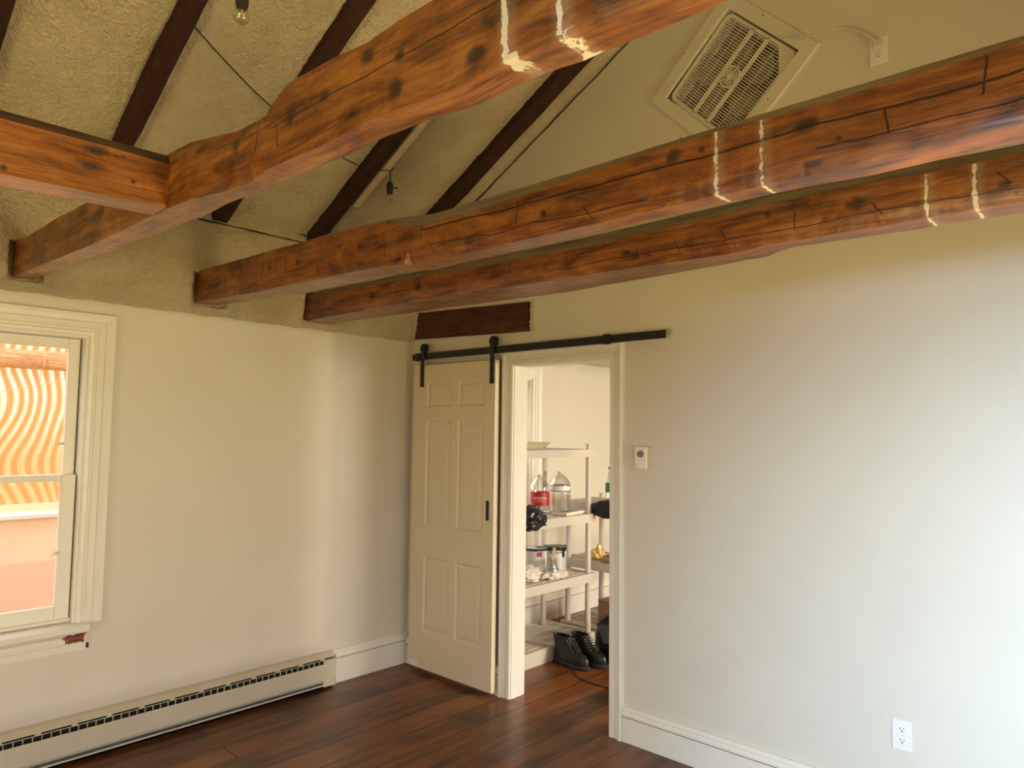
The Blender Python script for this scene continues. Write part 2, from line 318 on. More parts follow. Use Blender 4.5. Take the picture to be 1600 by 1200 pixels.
def tube(bm, pts, r, seg=8, mi=0):
    pts = [Vector(p) for p in pts]; rings = []
    prev = None
    for i, p in enumerate(pts):
        d = (pts[min(i + 1, len(pts) - 1)] - pts[max(i - 1, 0)]).normalized()
        a = d.orthogonal().normalized() if prev is None else (prev - d * prev.dot(d)).normalized()
        prev = a; b = d.cross(a)
        rr = r[i] if isinstance(r, (list, tuple)) else r
        rings.append([bm.verts.new(p + (a * math.cos(2 * PI * k / seg) + b * math.sin(2 * PI * k / seg)) * rr) for k in range(seg)])
    for A, B in zip(rings, rings[1:]):
        for k in range(seg):
            f = bm.faces.new((A[k], A[(k + 1) % seg], B[(k + 1) % seg], B[k])); f.material_index = mi
    bm.faces.new(rings[0][::-1]).material_index = mi; bm.faces.new(rings[-1]).material_index = mi
def lathe(bm, prof, c=(0, 0, 0), seg=28, mi=0, sy=1.0):
    rings = []
    for (r, z) in prof:
        rings.append([bm.verts.new((c[0] + r * math.cos(2 * PI * k / seg), c[1] + sy * r * math.sin(2 * PI * k / seg), c[2] + z)) for k in range(seg)])
    for A, B in zip(rings, rings[1:]):
        for k in range(seg):
            f = bm.faces.new((A[k], A[(k + 1) % seg], B[(k + 1) % seg], B[k])); f.material_index = mi
    return rings
def interp(pts, x):
    if x <= pts[0][0]: return pts[0][1]
    for (a, b), (c, d) in zip(pts, pts[1:]):
        if x <= c: return b + (d - b) * (x - a) / (c - a)
    return pts[-1][1]
def catmull(pts, n=8):
    pts = [Vector(p) for p in pts]; out = []
    for i in range(len(pts) - 1):
        p0 = pts[max(i - 1, 0)]; p1 = pts[i]; p2 = pts[i + 1]; p3 = pts[min(i + 2, len(pts) - 1)]
        for k in range(n):
            t = k / n
            out.append(0.5 * ((2 * p1) + (-p0 + p2) * t + (2 * p0 - 5 * p1 + 4 * p2 - p3) * t * t + (-p0 + 3 * p1 - 3 * p2 + p3) * t ** 3))
    out.append(pts[-1]); return out
def plate(name, outer, holes, thick, fmap, m, parent=None):
    """flat wall of real thickness with openings; fmap(u, v, d) -> world"""
    bm = bmesh.new(); edges = []
    for loop in [outer] + holes:
        v = [bm.verts.new((u, w_, 0)) for u, w_ in loop]
        for i in range(len(v)): edges.append(bm.edges.new((v[i], v[(i + 1) % len(v)])))
    bmesh.ops.triangle_fill(bm, use_beauty=True, edges=edges)
    r = bmesh.ops.extrude_face_region(bm, geom=bm.faces[:])
    for v in [g for g in r['geom'] if isinstance(g, bmesh.types.BMVert)]: v.co.z = thick
    for v in bm.verts: v.co = Vector(fmap(v.co.x, v.co.y, v.co.z))
    return finish(name, bm, m, parent)
def sweep(bm, path, prof, fmap, closed=False, mi=0):
    """mitred moulding; path 2D points (left-hand side is outward), prof list of (outward, depth)."""
    n = len(path); rings = []
    P = [Vector((a, b, 0)).to_2d() for a, b in path]
    for i in range(n):
        if closed: a = P[i - 1]; c = P[(i + 1) % n]
        else: a = P[i - 1] if i > 0 else None; c = P[i + 1] if i < n - 1 else None
        d1 = (P[i] - a).normalized() if a is not None else None; d2 = (c - P[i]).normalized() if c is not None else None
        n1 = Vector((-d1.y, d1.x)) if d1 is not None else None; n2 = Vector((-d2.y, d2.x)) if d2 is not None else None
        if n1 is None: mn = n2
        elif n2 is None: mn = n1
        else: mn = (n1 + n2) / (1 + n1.dot(n2))
        rings.append([bm.verts.new(fmap(P[i].x + mn.x * u, P[i].y + mn.y * u, d)) for u, d in prof])
    m = len(prof)
    for i in range(n if closed else n - 1):
        A = rings[i]; B = rings[(i + 1) % n]
        for k in range(m - 1):
            f = bm.faces.new((A[k], A[k + 1], B[k + 1], B[k])); f.material_index = mi
    if not closed:
        bm.faces.new(rings[0]); bm.faces.new(rings[-1][::-1])

# ------------------------------------------------------------------ room shell
RW = 4.80; RIDGE = 2.41; SL = 0.545; Z0 = 2.79; WT = 2.234; YB = -5.60; YF = 3.50
ridge_z = Z0 + SL * RIDGE; right_top = ridge_z - SL * (RW - RIDGE)
bm = bmesh.new(); box(bm, -0.15, RW + 0.15, YB - 0.15, YF + 0.15, -0.06, 0)
struct(finish('floor', bm, floor_mat()))
W1 = (-3.02, -2.06, 0.645, 2.045); W2 = (0.33, 1.29, 0.645, 2.045)
def rect(a, b, c, d): return [(a, c), (b, c), (b, d), (a, d)]
struct(plate('wall_left', rect(YB, YF, 0, WT), [rect(*W1), rect(*W2)], 0.15, lambda u, v, d: (-d, u, v), WALL))
c45 = math.cos(PI / 4); FC = (2.40, 3.365); fh = 0.245
dia = [(FC[0] - fh * 2 * c45, FC[1]), (FC[0], FC[1] - fh * 2 * c45), (FC[0] + fh * 2 * c45, FC[1]), (FC[0], FC[1] + fh * 2 * c45)]
D0, D1, DH = 0.985, 1.705, 2.005
struct(plate('wall_right', [(0, 0), (D0, 0), (D0, DH), (D1, DH), (D1, 0), (RW, 0), (RW, right_top + .02), (RIDGE, ridge_z + .02), (0, Z0 + .02)], [dia], 0.11, lambda u, v, d: (u, d, v), WALL))
struct(plate('wall_far_side', rect(YB, YF, 0, right_top), [rect(-3.00, -0.60, 0.10, 2.16), rect(0.9, 2.5, 0.5, 2.1)], 0.15, lambda u, v, d: (RW + d, u, v), WALL))
struct(plate('wall_rear', [(0, 0), (RW, 0), (RW, right_top), (RIDGE, ridge_z), (0, Z0)], [rect(2.0, 4.2, 0.15, 2.2)], 0.15, lambda u, v, d: (u, YB - d, v), WALL))
struct(plate('wall_next_room_end', [(0, 0), (RW, 0), (RW, right_top), (RIDGE, ridge_z), (0, Z0)], [], 0.15, lambda u, v, d: (u, YF + d, v), WALL))

def foam_noise(a, b, s=0.0):
    return 0.010 * noise.noise((a * 2.3 + s, b * 2.3, s)) + 0.006 * noise.noise((a * 9 + s, b * 9, 3 + s)) + 0.0030 * noise.noise((a * 34, b * 34, 7 + s))
RAFT = [-3.24, -2.645, -2.055, -1.445, -0.84, -0.185]
bm = bmesh.new()
na = 400
YS = [YB + (-2.9 - YB) * j / 70 for j in range(70)] + [-2.9 + 2.9 * j / 470 for j in range(471)]
nb_ = len(YS) - 1
def worms(a, b, s):
    q = noise.noise((a * 40 + s, b * 40, s)) ; r_ = noise.noise((a * 78, b * 78 + q * 1.2, s + 4)); t = noise.noise((a * 11, b * 11, s + 9))
    return 0.0060 * (abs(q) ** .7) * (1 if t > -.2 else .6) + 0.0050 * abs(r_) + (0.010 * (t - .45) if t > .45 else 0)
grid = []
for i in range(na + 1):
    s = RIDGE * i / na; row = []
    for j in range(nb_ + 1):
        y = YS[j]
        dmin = min(abs(y - r) for r in RAFT) if y > -3.5 else 0.3
        z = Z0 + SL * s + foam_noise(s, y) - (worms(s, y, 1) if y > -2.95 else 0) + 0.022 * math.exp(-(max(0, dmin - .05) / 0.06) ** 2)
        row.append(bm.verts.new((s, y, z)))
    grid.append(row)
for i in range(na):
    for j in range(nb_): bm.faces.new((grid[i][j], grid[i][j + 1], grid[i + 1][j + 1], grid[i + 1][j]))
top = []
vo0 = [bm.verts.new((x, y, z)) for x, y, z in ((-.15, YB, Z0 + .06), (-.15, YF, Z0 + .06), (RIDGE, YF, ridge_z + .16), (RIDGE, YB, ridge_z + .16))]
bm.faces.new(vo0)
# the same foam over the next room
g2 = []
for i in range(41):
    s = RIDGE * i / 40
    g2.append([bm.verts.new((s, 0.11 + (YF - .11) * j / 60, Z0 + SL * s + foam_noise(s, j * .06, 5))) for j in range(61)])
for i in range(40):
    for j in range(60): bm.faces.new((g2[i][j], g2[i][j + 1], g2[i + 1][j + 1], g2[i + 1][j]))
ce = struct(finish('ceiling', bm, FOAM, smooth=True, angle=80))
bm = bmesh.new()
v = [bm.verts.new(p) for p in ((RIDGE, YB, ridge_z), (RIDGE, YF, ridge_z), (RW + .15, YF, right_top - .08), (RW + .15, YB, right_top - .08))]
f = bm.faces.new(v); r = bmesh.ops.extrude_face_region(bm, geom=[f])
for g in r['geom']:
    if isinstance(g, bmesh.types.BMVert): g.co.z += 0.16
struct(finish('ceiling_far_slope', bm, FOAM))

# foam packed over the top of the left wall, swelling round the beam ends
bm = bmesh.new(); gr = []
BE = [(-2.36, 0.06), (-1.50, 0.09), (-0.80, 0.11), (1.9, .1), (2.7, .1)]
nz = 84
YK = [YB + (-2.9 - YB) * j / 70 for j in range(70)] + [-2.9 + 2.9 * j / 420 for j in range(421)] + [0.11 + (YF - .11) * j / 180 for j in range(181)]
ny = len(YK) - 1
for j in range(ny + 1):
    y = YK[j]; col_ = []
    for k in range(nz + 1):
        t = k / nz; z = 2.222 + (2.80 - 2.222) * t
        x = 0.018 + 0.045 * math.sin(PI * min(1, t * 1.1)) ** 0.7 + foam_noise(y, z * 1.4, 11) * 1.3 + (worms(y, z, 5) if -2.95 < y < .2 else 0)
        for (by, bw) in BE:
            d = abs(y - by) - bw - 0.02
            if z < 2.52: x += 0.035 * math.exp(-(d / 0.05) ** 2) * (1 - max(0, (z - 2.4) / .12) if z > 2.4 else 1)
            if d < -0.01 and 2.27 < z < 2.44: x = min(x, 0.03)
        if k == 0: x = 0.004
        if k in (1, 2, 3): x *= (.5, .72, .9)[k - 1]
        if k >= nz - 2: x = x * .4 - 0.0
        if k == 0: z += 0.008 * noise.noise((y * 9, 0, 4)) + .004 * noise.noise((y * 30, 0, 4))
        col_.append(bm.verts.new((x, y, z)))
    gr.append(col_)
for j in range(ny):
    yy = (YK[j] + YK[j + 1]) / 2
    if -0.001 < yy < 0.111: continue
    for k in range(nz): bm.faces.new((gr[j][k], gr[j + 1][k], gr[j + 1][k + 1], gr[j][k + 1]))
bk = [bm.verts.new(p) for p in ((-.15, YB, 2.235), (-.15, YF, 2.235), (-.15, YF, 2.86), (-.15, YB, 2.86))]; bm.faces.new(bk)
struct(finish('wall_left_foam', bm, FOAM, smooth=True, angle=80))

# black tubes for the shade in ragged cracks at gable and knee wall
def seam(name, pts, r, m=DARK):
    bm = bmesh.new(); tube(bm, pts, r, 6); return struct(finish(name, bm, m))
pts = []; rr = []
for i in range(60):
    x = 0.45 + (1.95 - 0.45) * i / 59
    wv = 0.010 * noise.noise((x * 6, 1, 0)) + 0.005 * noise.noise((x * 23, 1, 0))
    pts.append((x, -0.004, Z0 + SL * x - 0.016 + wv)); rr.append(0.0028 + 0.0035 * max(0, noise.noise((x * 5, 9, 2)) + .3))
seam('gable_crack_shade', pts, rr)
pts = []; rr = []
for i in range(60):
    y = -1.95 + (1.15) * i / 59
    pts.append((0.030 + .004 * noise.noise((y * 8, 0, 0)), y, 2.752 + 0.010 * noise.noise((y * 5, 1, 0)) + .004 * noise.noise((y * 25, 1, 0)))); rr.append(0.003 + 0.004 * max(0, noise.noise((y * 7, 9, 2)) + .2))
seam('knee_crack_shade', pts, rr)

# ------------------------------------------------------------------ exposed rafters
RD = wood('dark_rafter_wood', (0.010, 0.003, 0.001), (0.030, 0.0075, 0.0022), (0.055, 0.015, 0.005), rough=0.85, bump=0.6)
rl = ['dark rafter cut by the left edge of the photo', 'dark rafter at top left, above the short cross beam', 'dark rafter crossing behind the middle of the nearest long beam',
      'dark rafter with a cream strip nailed along it, beside the lower hanging bulb', 'dark rafter nearest the gable wall, left of the box fan']
RW_ = {1: (-2.68, -2.60), 2: (-2.095, -2.01), 3: (-1.485, -1.395), 4: (-0.885, -0.795), 5: (-0.24, -0.135)}
for k in range(1, 6):
    y0, y1 = RW_[k]; bm = bmesh.new(); rings = []
    n = 60
    for i in range(n + 1):
        x = 0.02 + (RIDGE - 0.02) * i / n
        zb = 2.752 + SL * x + 0.004 * noise.noise((x * 4, k, 0))
        a = y0 + 0.009 * noise.noise((x * 2.2, k, 3)) + .003 * noise.noise((x * 11, k, 3)); b = y1 + 0.009 * noise.noise((x * 2.2, k, 8)) + .003 * noise.noise((x * 11, k, 8))
        rings.append([bm.verts.new(p) for p in ((x, a, zb), (x, b, zb), (x, b, zb + 0.11), (x, a, zb + 0.11))])
    for A, B in zip(rings, rings[1:]):
        for q in range(4): bm.faces.new((A[q], A[(q + 1) % 4], B[(q + 1) % 4], B[q]))
    bm.faces.new(rings[0][::-1]); bm.faces.new(rings[-1])
    o = finish('rafter', bm, RD, bevel=0.004)
    tag(o, rl[k - 1], 'rafter', 'exposed roof rafters')
# cream strip nailed beside the fourth rafter
bm = bmesh.new(); rings = []
for i in range(31):
    x = 0.36 + (1.15 - 0.36) * i / 30; z = 2.748 + SL * x
    a = -0.783 + 0.003 * noise.noise((x * 3, 1, 3)); 
    rings.append([bm.verts.new(p) for p in ((x, a, z), (x, a + 0.042, z), (x, a + 0.042, z + .022), (x, a, z + .022))])
for A, B in zip(rings, rings[1:]):
    for q in range(4): bm.faces.new((A[q], A[(q + 1) % 4], B[(q + 1) % 4], B[q]))
bm.faces.new(rings[0][::-1]); bm.faces.new(rings[-1])
tag(finish('wooden_strip', bm, simple('cream_strip_paint', (0.70, 0.58, 0.36), 0.5, var=.15, vscale=20)), 'cream painted strip nailed along the underside of a dark rafter', 'strip')

# ------------------------------------------------------------------ hewn beams
DK = (0.034, 0.012, 0.004); MD = (0.20, 0.062, 0.010); LT = (0.42, 0.160, 0.026)
RAW = wood('unstained_beam_wood', (0.10, 0.075, 0.045), (0.17, 0.13, 0.082), (0.26, 0.21, 0.14), rough=0.8, bump=0.7)
def beam(name, label, yn, B, T, NT, F, x1, knots, plaster, bch, mats_seed, cracks=(), cuts=(), dark=DK, mid=MD, light=LT, tch=None):
    m = wood(name + '_wood_' + str(mats_seed), dark, mid, light, rough=0.34, knots=knots, plaster=plaster, offset=(mats_seed * 3.1, 0, mats_seed), coat=0.22, bump=1.0, blotch=0.75, cracks=cracks, cuts=cuts)
    bm = bmesh.new(); rings = []
    n = int((x1 + 0.0) / 0.02)
    for i in range(n + 1):
        x = 0.01 + (x1 - 0.01) * i / n
        zb = interp(B, x); zt = interp(T, x); zn = min(interp(NT, x), zt - 0.004) if NT else zt - 0.004
        ch = 0.0 if not NT else max(0.004, (zt - zn) * 0.9)
        k = (zt - 1.6) / (yn + 3.203); zt2 = zt + (ch * k * 0.6 if NT else 0)
        yf = interp(F, x)
        h = zt2 - zb; c = bch(x)
        s = mats_seed * 7
        nn = lambda q, a=0.0035: a * noise.noise((x * 5, q, s)) + a * .5 * noise.noise((x * 17, q, s))
        P = [(yn + c * 0.45, zb + nn(9, .002)), (yn + nn(1), zb + c + .003), (yn - .002 + nn(2), zb + c + (zn - zb - c) * .35), (yn + nn(3), zb + c + (zn - zb - c) * .7), (yn + nn(4, .002), zn),
             (yn + ch, zt2 + nn(5, .002)), (yf - .02, zt2), (yf + nn(6), zt2 - .03), (yf + .004 + nn(7), zb + h * .5), (yf + nn(8), zb + .012), (yf - .012, zb + nn(8, .002))]
        rings.append([bm.verts.new((x, y, z)) for y, z in P])
    m_ = len(rings[0])
    for A, Bq in zip(rings, rings[1:]):
        for q in range(m_):
            f = bm.faces.new((A[q], A[(q + 1) % m_], Bq[(q + 1) % m_], Bq[q]))
            if NT and q == 4 and A[0].co.x > 0: f.material_index = 1
            if q == 5: f.material_index = 1
    bm.faces.new(rings[0][::-1]); bm.faces.new(rings[-1])
    o = finish(name, bm, [m, RAW], smooth=True, angle=28)
    return tag(o, label, 'beam', 'hewn ceiling beams')
B1b = [(0.073, 2.278), (1.121, 2.241), (1.794, 2.233), (2.022, 2.224), (2.201, 2.206), (2.4, 2.207), (2.612, 2.202), (2.742, 2.207), (2.872, 2.203), (3.018, 2.191), (3.151, 2.198), (3.252, 2.19), (3.298, 2.191), (3.439, 2.179), (4.8, 2.15)]
B1t = [(0.101, 2.448), (0.246, 2.428), (0.708, 2.423), (1.074, 2.408), (1.803, 2.397), (1.957, 2.39), (2.224, 2.344), (2.379, 2.339), (2.393, 2.357), (2.461, 2.384), (2.516, 2.387), (2.677, 2.379), (2.776, 2.369), (2.866, 2.374), (2.975, 2.374), (4.8, 2.36)]
B1f = [(0.018, -2.306), (0.903, -2.317), (1.466, -2.307), (1.797, -2.287), (2.188, -2.328), (2.618, -2.322), (2.89, -2.32), (3.146, -2.318), (3.315, -2.319), (3.51, -2.334), (4.8, -2.33)]
def bch1(x): return 0.004 + (0.035 * max(0.0, min(1, (x - 1.98) / .05)) * (0.7 + 0.3 * math.sin(x * 45)) if 1.98 < x < 2.37 else 0)
beam('ceiling_beam', 'hewn beam nearest the camera, rising to the top edge, with large dark knots', -2.404, B1b, B1t, None, B1f, 4.76,
     [(2.227, 2.305, .016, .016), (2.488, 2.305, .017, .018), (2.626, 2.307, .015, .012), (2.88, 2.304, .010, .010), (2.868, 2.240, .018, .016), (3.088, 2.231, .022, .012), (3.24, 2.30, .02, .02), (2.78, 2.34, .02, .012), (1.20, 2.33, .05, .02), (1.5, 2.36, .03, .02)],
     [(3.153, 0.0055, 2.0, 2.6), (3.268, 0.0045, 2.0, 2.6), (3.166, 0.013, 2.0, 2.204), (3.276, 0.011, 2.0, 2.200)], bch1, 1, cracks=[(2.40, 2.300, 3.3, 2.298, .0016), (2.10, 2.33, 2.42, 2.31, .0012)], cuts=[(2.335, 2.26, 2.335, .1), (2.43, 2.25, 2.30, -.1)])
B2b = [(0.049, 2.28), (0.722, 2.253), (1.704, 2.231), (1.899, 2.211), (2.657, 2.207), (3.087, 2.205), (3.435, 2.198), (3.739, 2.205), (4.8, 2.19)]
B2t = [(0.144, 2.451), (0.707, 2.437), (1.392, 2.424), (1.769, 2.405), (1.983, 2.381), (2.231, 2.382), (2.655, 2.378), (3.088, 2.381), (3.496, 2.382), (3.744, 2.378), (4.8, 2.37)]
B2n = [(0.0, 2.48), (1.74, 2.41), (1.82, 2.37), (1.883, 2.348), (2.281, 2.341), (2.656, 2.358), (3.088, 2.369), (3.334, 2.360), (3.744, 2.368), (4.8, 2.36)]
B2f = [(0.067, -1.436), (0.456, -1.429), (0.887, -1.397), (1.722, -1.432), (2.579, -1.465), (3.154, -1.48), (3.726, -1.455), (4.8, -1.45)]
def bch2(x): return 0.006 if x < 1.86 else max(0.012, 0.055 * (1 - (x - 1.88) / 1.6)) * min(1, (x - 1.84) / .04)
beam('ceiling_beam', 'middle long hewn beam below the box fan, crossed by two white plaster lines and split by a long crack', -1.567, B2b, B2t, B2n, B2f, 4.76,
     [(1.569, 2.332, .014, .013), (1.10, 2.34, .012, .01), (1.814, 2.24, .02, .008), (2.981, 2.336, .016, .012), (3.062, 2.333, .008, .008), (3.329, 2.322, .022, .013), (3.347, 2.222, .018, .008), (2.53, 2.27, .01, .01), (3.40, 2.268, .006, .006), (2.2, 2.245, .02, .012), (0.85, 2.35, .012, .012)],
     [(3.103, 0.0048, 2.0, 2.6), (3.222, 0.0042, 2.0, 2.6)], bch2, 2, mid=(0.19, 0.053, 0.009), light=(0.38, 0.132, 0.023), cracks=[(1.95, 2.325, 4.7, 2.298, .0030), (2.0, 2.262, 2.9, 2.235, .0014), (3.35, 2.255, 4.4, 2.25, .0018)],
     cuts=[(1.73, 2.26, 2.36, -.2), (1.95, 2.29, 2.36, 0), (1.26, 2.26, 2.32, -.1), (1.45, 2.27, 2.33, .05), (1.0, 2.29, 2.37, -.15), (0.78, 2.30, 2.38, 0), (2.0, 2.24, 2.28, -.5), (2.15, 2.25, 2.28, -.6), (2.42, 2.26, 2.34, .05), (3.50, 2.25, 2.31, -.15), (2.70, 2.22, 2.26, -.8), (3.68, 2.28, 2.36, .1)])
B3t = [(0.08, 2.418), (0.158, 2.426), (1.07, 2.416), (2.149, 2.403), (2.888, 2.412), (3.114, 2.415), (3.667, 2.395), (4.8, 2.39)]
B3n = [(0.06, 2.395), (0.391, 2.402), (1.071, 2.384), (2.149, 2.357), (3.114, 2.375), (3.666, 2.368), (4.8, 2.36)]
B3b = [(0.088, 2.262), (1.006, 2.262), (2.15, 2.246), (2.776, 2.232), (2.87, 2.232), (2.93, 2.240), (3.663, 2.238), (4.8, 2.23)]
B3f = [(0.0, -0.737), (0.619, -0.672), (1.894, -0.628), (2.474, -0.70), (2.83, -0.757), (2.90, -0.74), (2.96, -0.775), (3.009, -0.80), (3.355, -0.77), (3.644, -0.77), (4.8, -0.77)]
def bch3(x): return 0.034
beam('ceiling_beam', 'hewn beam farthest from the camera, above the barn door track, with a grey unstained upper edge', -0.906, B3b, B3t, B3n, B3f, 4.76,
     [(2.961, 2.34, .010, .010), (3.244, 2.320, .026, .016), (1.145, 2.33, .02, .016), (0.75, 2.33, .02, .014), (3.62, 2.29, .012, .008), (2.4, 2.30, .015, .008)],
     [(3.432, 0.0042, 2.0, 2.365), (3.552, 0.0042, 2.0, 2.365)], bch3, 3, dark=(0.03, 0.010, 0.004), mid=(0.18, 0.053, 0.009), light=(0.37, 0.132, 0.023), cracks=[(2.0, 2.285, 4.7, 2.272, .0014)],
     cuts=[(1.02, 2.33, 2.38, 0), (1.14, 2.34, 2.385, 0), (1.30, 2.33, 2.38, .05), (1.58, 2.32, 2.38, 0), (1.78, 2.31, 2.37, -.05), (2.1, 2.30, 2.36, .1), (2.62, 2.27, 2.31, -.5), (2.80, 2.28, 2.32, -.5), (3.05, 2.27, 2.33, .05), (3.30, 2.27, 2.31, -.7), (3.62, 2.29, 2.33, -.8), (2.45, 2.27, 2.31, -.3)])
# adze cuts: thin dark grooves across the near faces, split crack on the middle beam
def grooves(o, yn, xs, B, T, seed):
    pass
# short cross beam framed into the nearest beam (its face looks towards +X)
m = wood('cross_beam_wood', (0.08, 0.020, 0.005), (0.27, 0.085, 0.015), (0.44, 0.170, 0.034), axis=1, rough=0.3, knots=[(-2.60, 2.345, .022, .012), (-2.615, 2.30, .026, .013), (-2.80, 2.24, .006, .006), (-2.50, 2.285, .006, .006), (-2.545, 2.345, .006, .003), (-2.53, 2.35, .006, .003), (-3.2, 2.3, .03, .02)], coat=0.35, bump=0.8, hsel=2)
bm = bmesh.new(); rings = []
n = 120
for i in range(n + 1):
    y = -2.405 - 3.19 * i / n
    nn = lambda q, a=0.0025: a * noise.noise((y * 4, q, 2)) + a * .5 * noise.noise((y * 15, q, 2))
    zt = interp([(-5.6, 2.39), (-2.81, 2.388), (-2.405, 2.392)], y); zb = interp([(-5.6, 2.205), (-2.807, 2.222), (-2.404, 2.234)], y)
    P = [(1.803, zb + .002), (1.811 + nn(0, .001), zb + .010), (1.811 + nn(1), zb + .08), (1.811 + nn(2, .0015), zt - .026), (1.795, zt), (1.72, zt), (1.70, zt - .02), (1.692, zb + .05), (1.695 + nn(3), zb + .006), (1.702, zb)]
    rings.append([bm.verts.new((x, y, z)) for x, z in P])
for A, Bq in zip(rings, rings[1:]):
    for q in range(10):
        f = bm.faces.new((A[q], A[(q + 1) % 10], Bq[(q + 1) % 10], Bq[q]))
        if q in (3, 4): f.material_index = 1
bm.faces.new(rings[0][::-1]); bm.faces.new(rings[-1])
tag(finish('cross_beam', bm, [m, wood('dark_beam_edge', (0.03, 0.014, 0.009), (0.06, 0.03, 0.02), (0.11, 0.06, 0.04), axis=1, rough=.6)], smooth=True, angle=28),
    'short glossy beam at left, butting into the nearest long beam, with a dark double knot', 'beam', 'hewn ceiling beams')

# ------------------------------------------------------------------ old board left in the wall over the door
BW = wood('old_board_wood', (0.020, 0.006, 0.002), (0.055, 0.016, 0.005), (0.11, 0.035, 0.011), rough=0.5, bump=0.6)
bt = thing('wall_board', (0.55, -0.01, 2.21), 'dark brown board set into the wall above the barn door track', 'board')
bm = bmesh.new(); n = 40; rings = []
for i in range(n + 1):
    x = -0.0 + 1.105 * i / n
    zt = 2.428 + (2.388 - 2.428) * i / n + .003 * noise.noise((x * 9, 0, 0)); zb = 2.240 + (2.206 - 2.240) * i / n + .003 * noise.noise((x * 9, 5, 0))
    rings.append([bm.verts.new(p) for p in ((x, -0.014, zb), (x, -0.014, zt), (x, 0.0, zt), (x, 0.0, zb))])
for A, Bq in zip(rings, rings[1:]):
    for q in range(4): bm.faces.new((A[q], A[(q + 1) % 4], Bq[(q + 1) % 4], Bq[q]))
bm.faces.new(rings[0][::-1]); bm.faces.new(rings[-1])
for v in bm.verts: v.co -= Vector((0.55, -0.01, 2.21))
finish('board_face', bm, BW, bt)
bm = bmesh.new()
for k in range(26):
    z = 2.21 + 0.178 * k / 25; wd = 0.010 + 0.009 * abs(noise.noise((z * 40, 2, 1))) * 2
    box(bm, 1.135 - wd * 1.2, 1.139, -0.012 - 0.004 * random.random(), 0.0, z - .004, z + 0.0042, mat=Matrix.Translation((-0.55, 0.01, -2.21)) @ Matrix.Translation((0, 0, 0)))
box(bm, 1.105, 1.138, -0.008, 0.0, 2.208, 2.386, mi=1, mat=Matrix.Translation((-0.55, 0.01, -2.21)))
e = finish('broken_end', bm, [simple('chipped_plaster', (0.66, 0.55, 0.38), 0.8, bump=.5, bscale=80, var=.2, vscale=60), BW], bt); e['label'] = 'chipped end with plaster showing'

# ------------------------------------------------------------------ trims, baseboards
CP = [(0.0, -0.0), (0.0, 0.014), (0.006, 0.018), (0.030, 0.018), (0.034, 0.012), (0.040, 0.012), (0.044, 0.020), (0.060, 0.020), (0.066, 0.028), (0.078, 0.030), (0.084, 0.024), (0.086, 0.0)]
f_y0 = lambda a, b, d: (a, -d, b)
f_x0 = lambda a, b, d: (d, a, b)
bm = bmesh.new()
CPd = [(u * 0.98, d) for u, d in CP]
sweep(bm, [(D1, 0.001), (D1, DH), (D0, DH), (D0, 0.001)][::-1], CPd, f_y0)
sweep(bm, [(D1, 0.001), (D1, DH), (D0, DH), (D0, 0.001)][::-1], CPd, lambda a, b, d: (a, 0.11 + d, b))
# jamb lining
box(bm, D0, D0 + .004, -0.001, 0.112, 0, DH); box(bm, D1 - .004, D1, -0.001, 0.112, 0, DH); box(bm, D0 + .004, D1 - .004, -0.001, 0.112, DH - .004, DH)
struct(finish('trim_1', bm, TRIMP))
def baseboard(name, fmap, a0, a1, h=0.178, cap=0.048, th=0.018, m=TRIMP):
    bm = bmesh.new()
    prof = [(0.0, 0.0), (th, 0.0), (th, h - cap), (th + .010, h - cap + .004), (th + .010, h - cap + .016), (th + .004, h - .020), (th + .006, h - .014), (th - .004, h), (0, h)]
    A = [bm.verts.new(fmap(a0, z + .0005, d)) for d, z in prof]; Bq = [bm.verts.new(fmap(a1, z + .0005, d)) for d, z in prof]
    for k in range(len(prof) - 1): bm.faces.new((A[k], A[k + 1], Bq[k + 1], Bq[k]))
    bm.faces.new(A); bm.faces.new(Bq[::-1])
    # reddish gap below the cap
    fs = box(bm, 0, 1, 0, 1, 0, 1, mi=1)
    vs_ = set(v for f in fs for v in f.verts)
    for v in vs_:
        a = a0 if v.co.x < .5 else a1; z = h - cap - .003 if v.co.z < .5 else h - cap + .0005; d = 0.002 if v.co.y < .5 else th + .002
        v.co = Vector(fmap(a, z, d))
    return struct(finish(name, bm, [m, simple('gap_red', (0.25, 0.10, 0.06), 0.7)]))
baseboard('baseboard_right', f_y0, D1 + .086, RW)
baseboard('baseboard_right_behind_door', f_y0, 0.02, D0 - .086)
baseboard('baseboard_left', f_x0, -0.605, 0.0, h=0.205, cap=.05)
baseboard('baseboard_left_rear', f_x0, YB, -4.35, h=0.205, cap=.05)
baseboard('baseboard_next_room', f_x0, 0.12, YF, h=0.215, cap=.055)

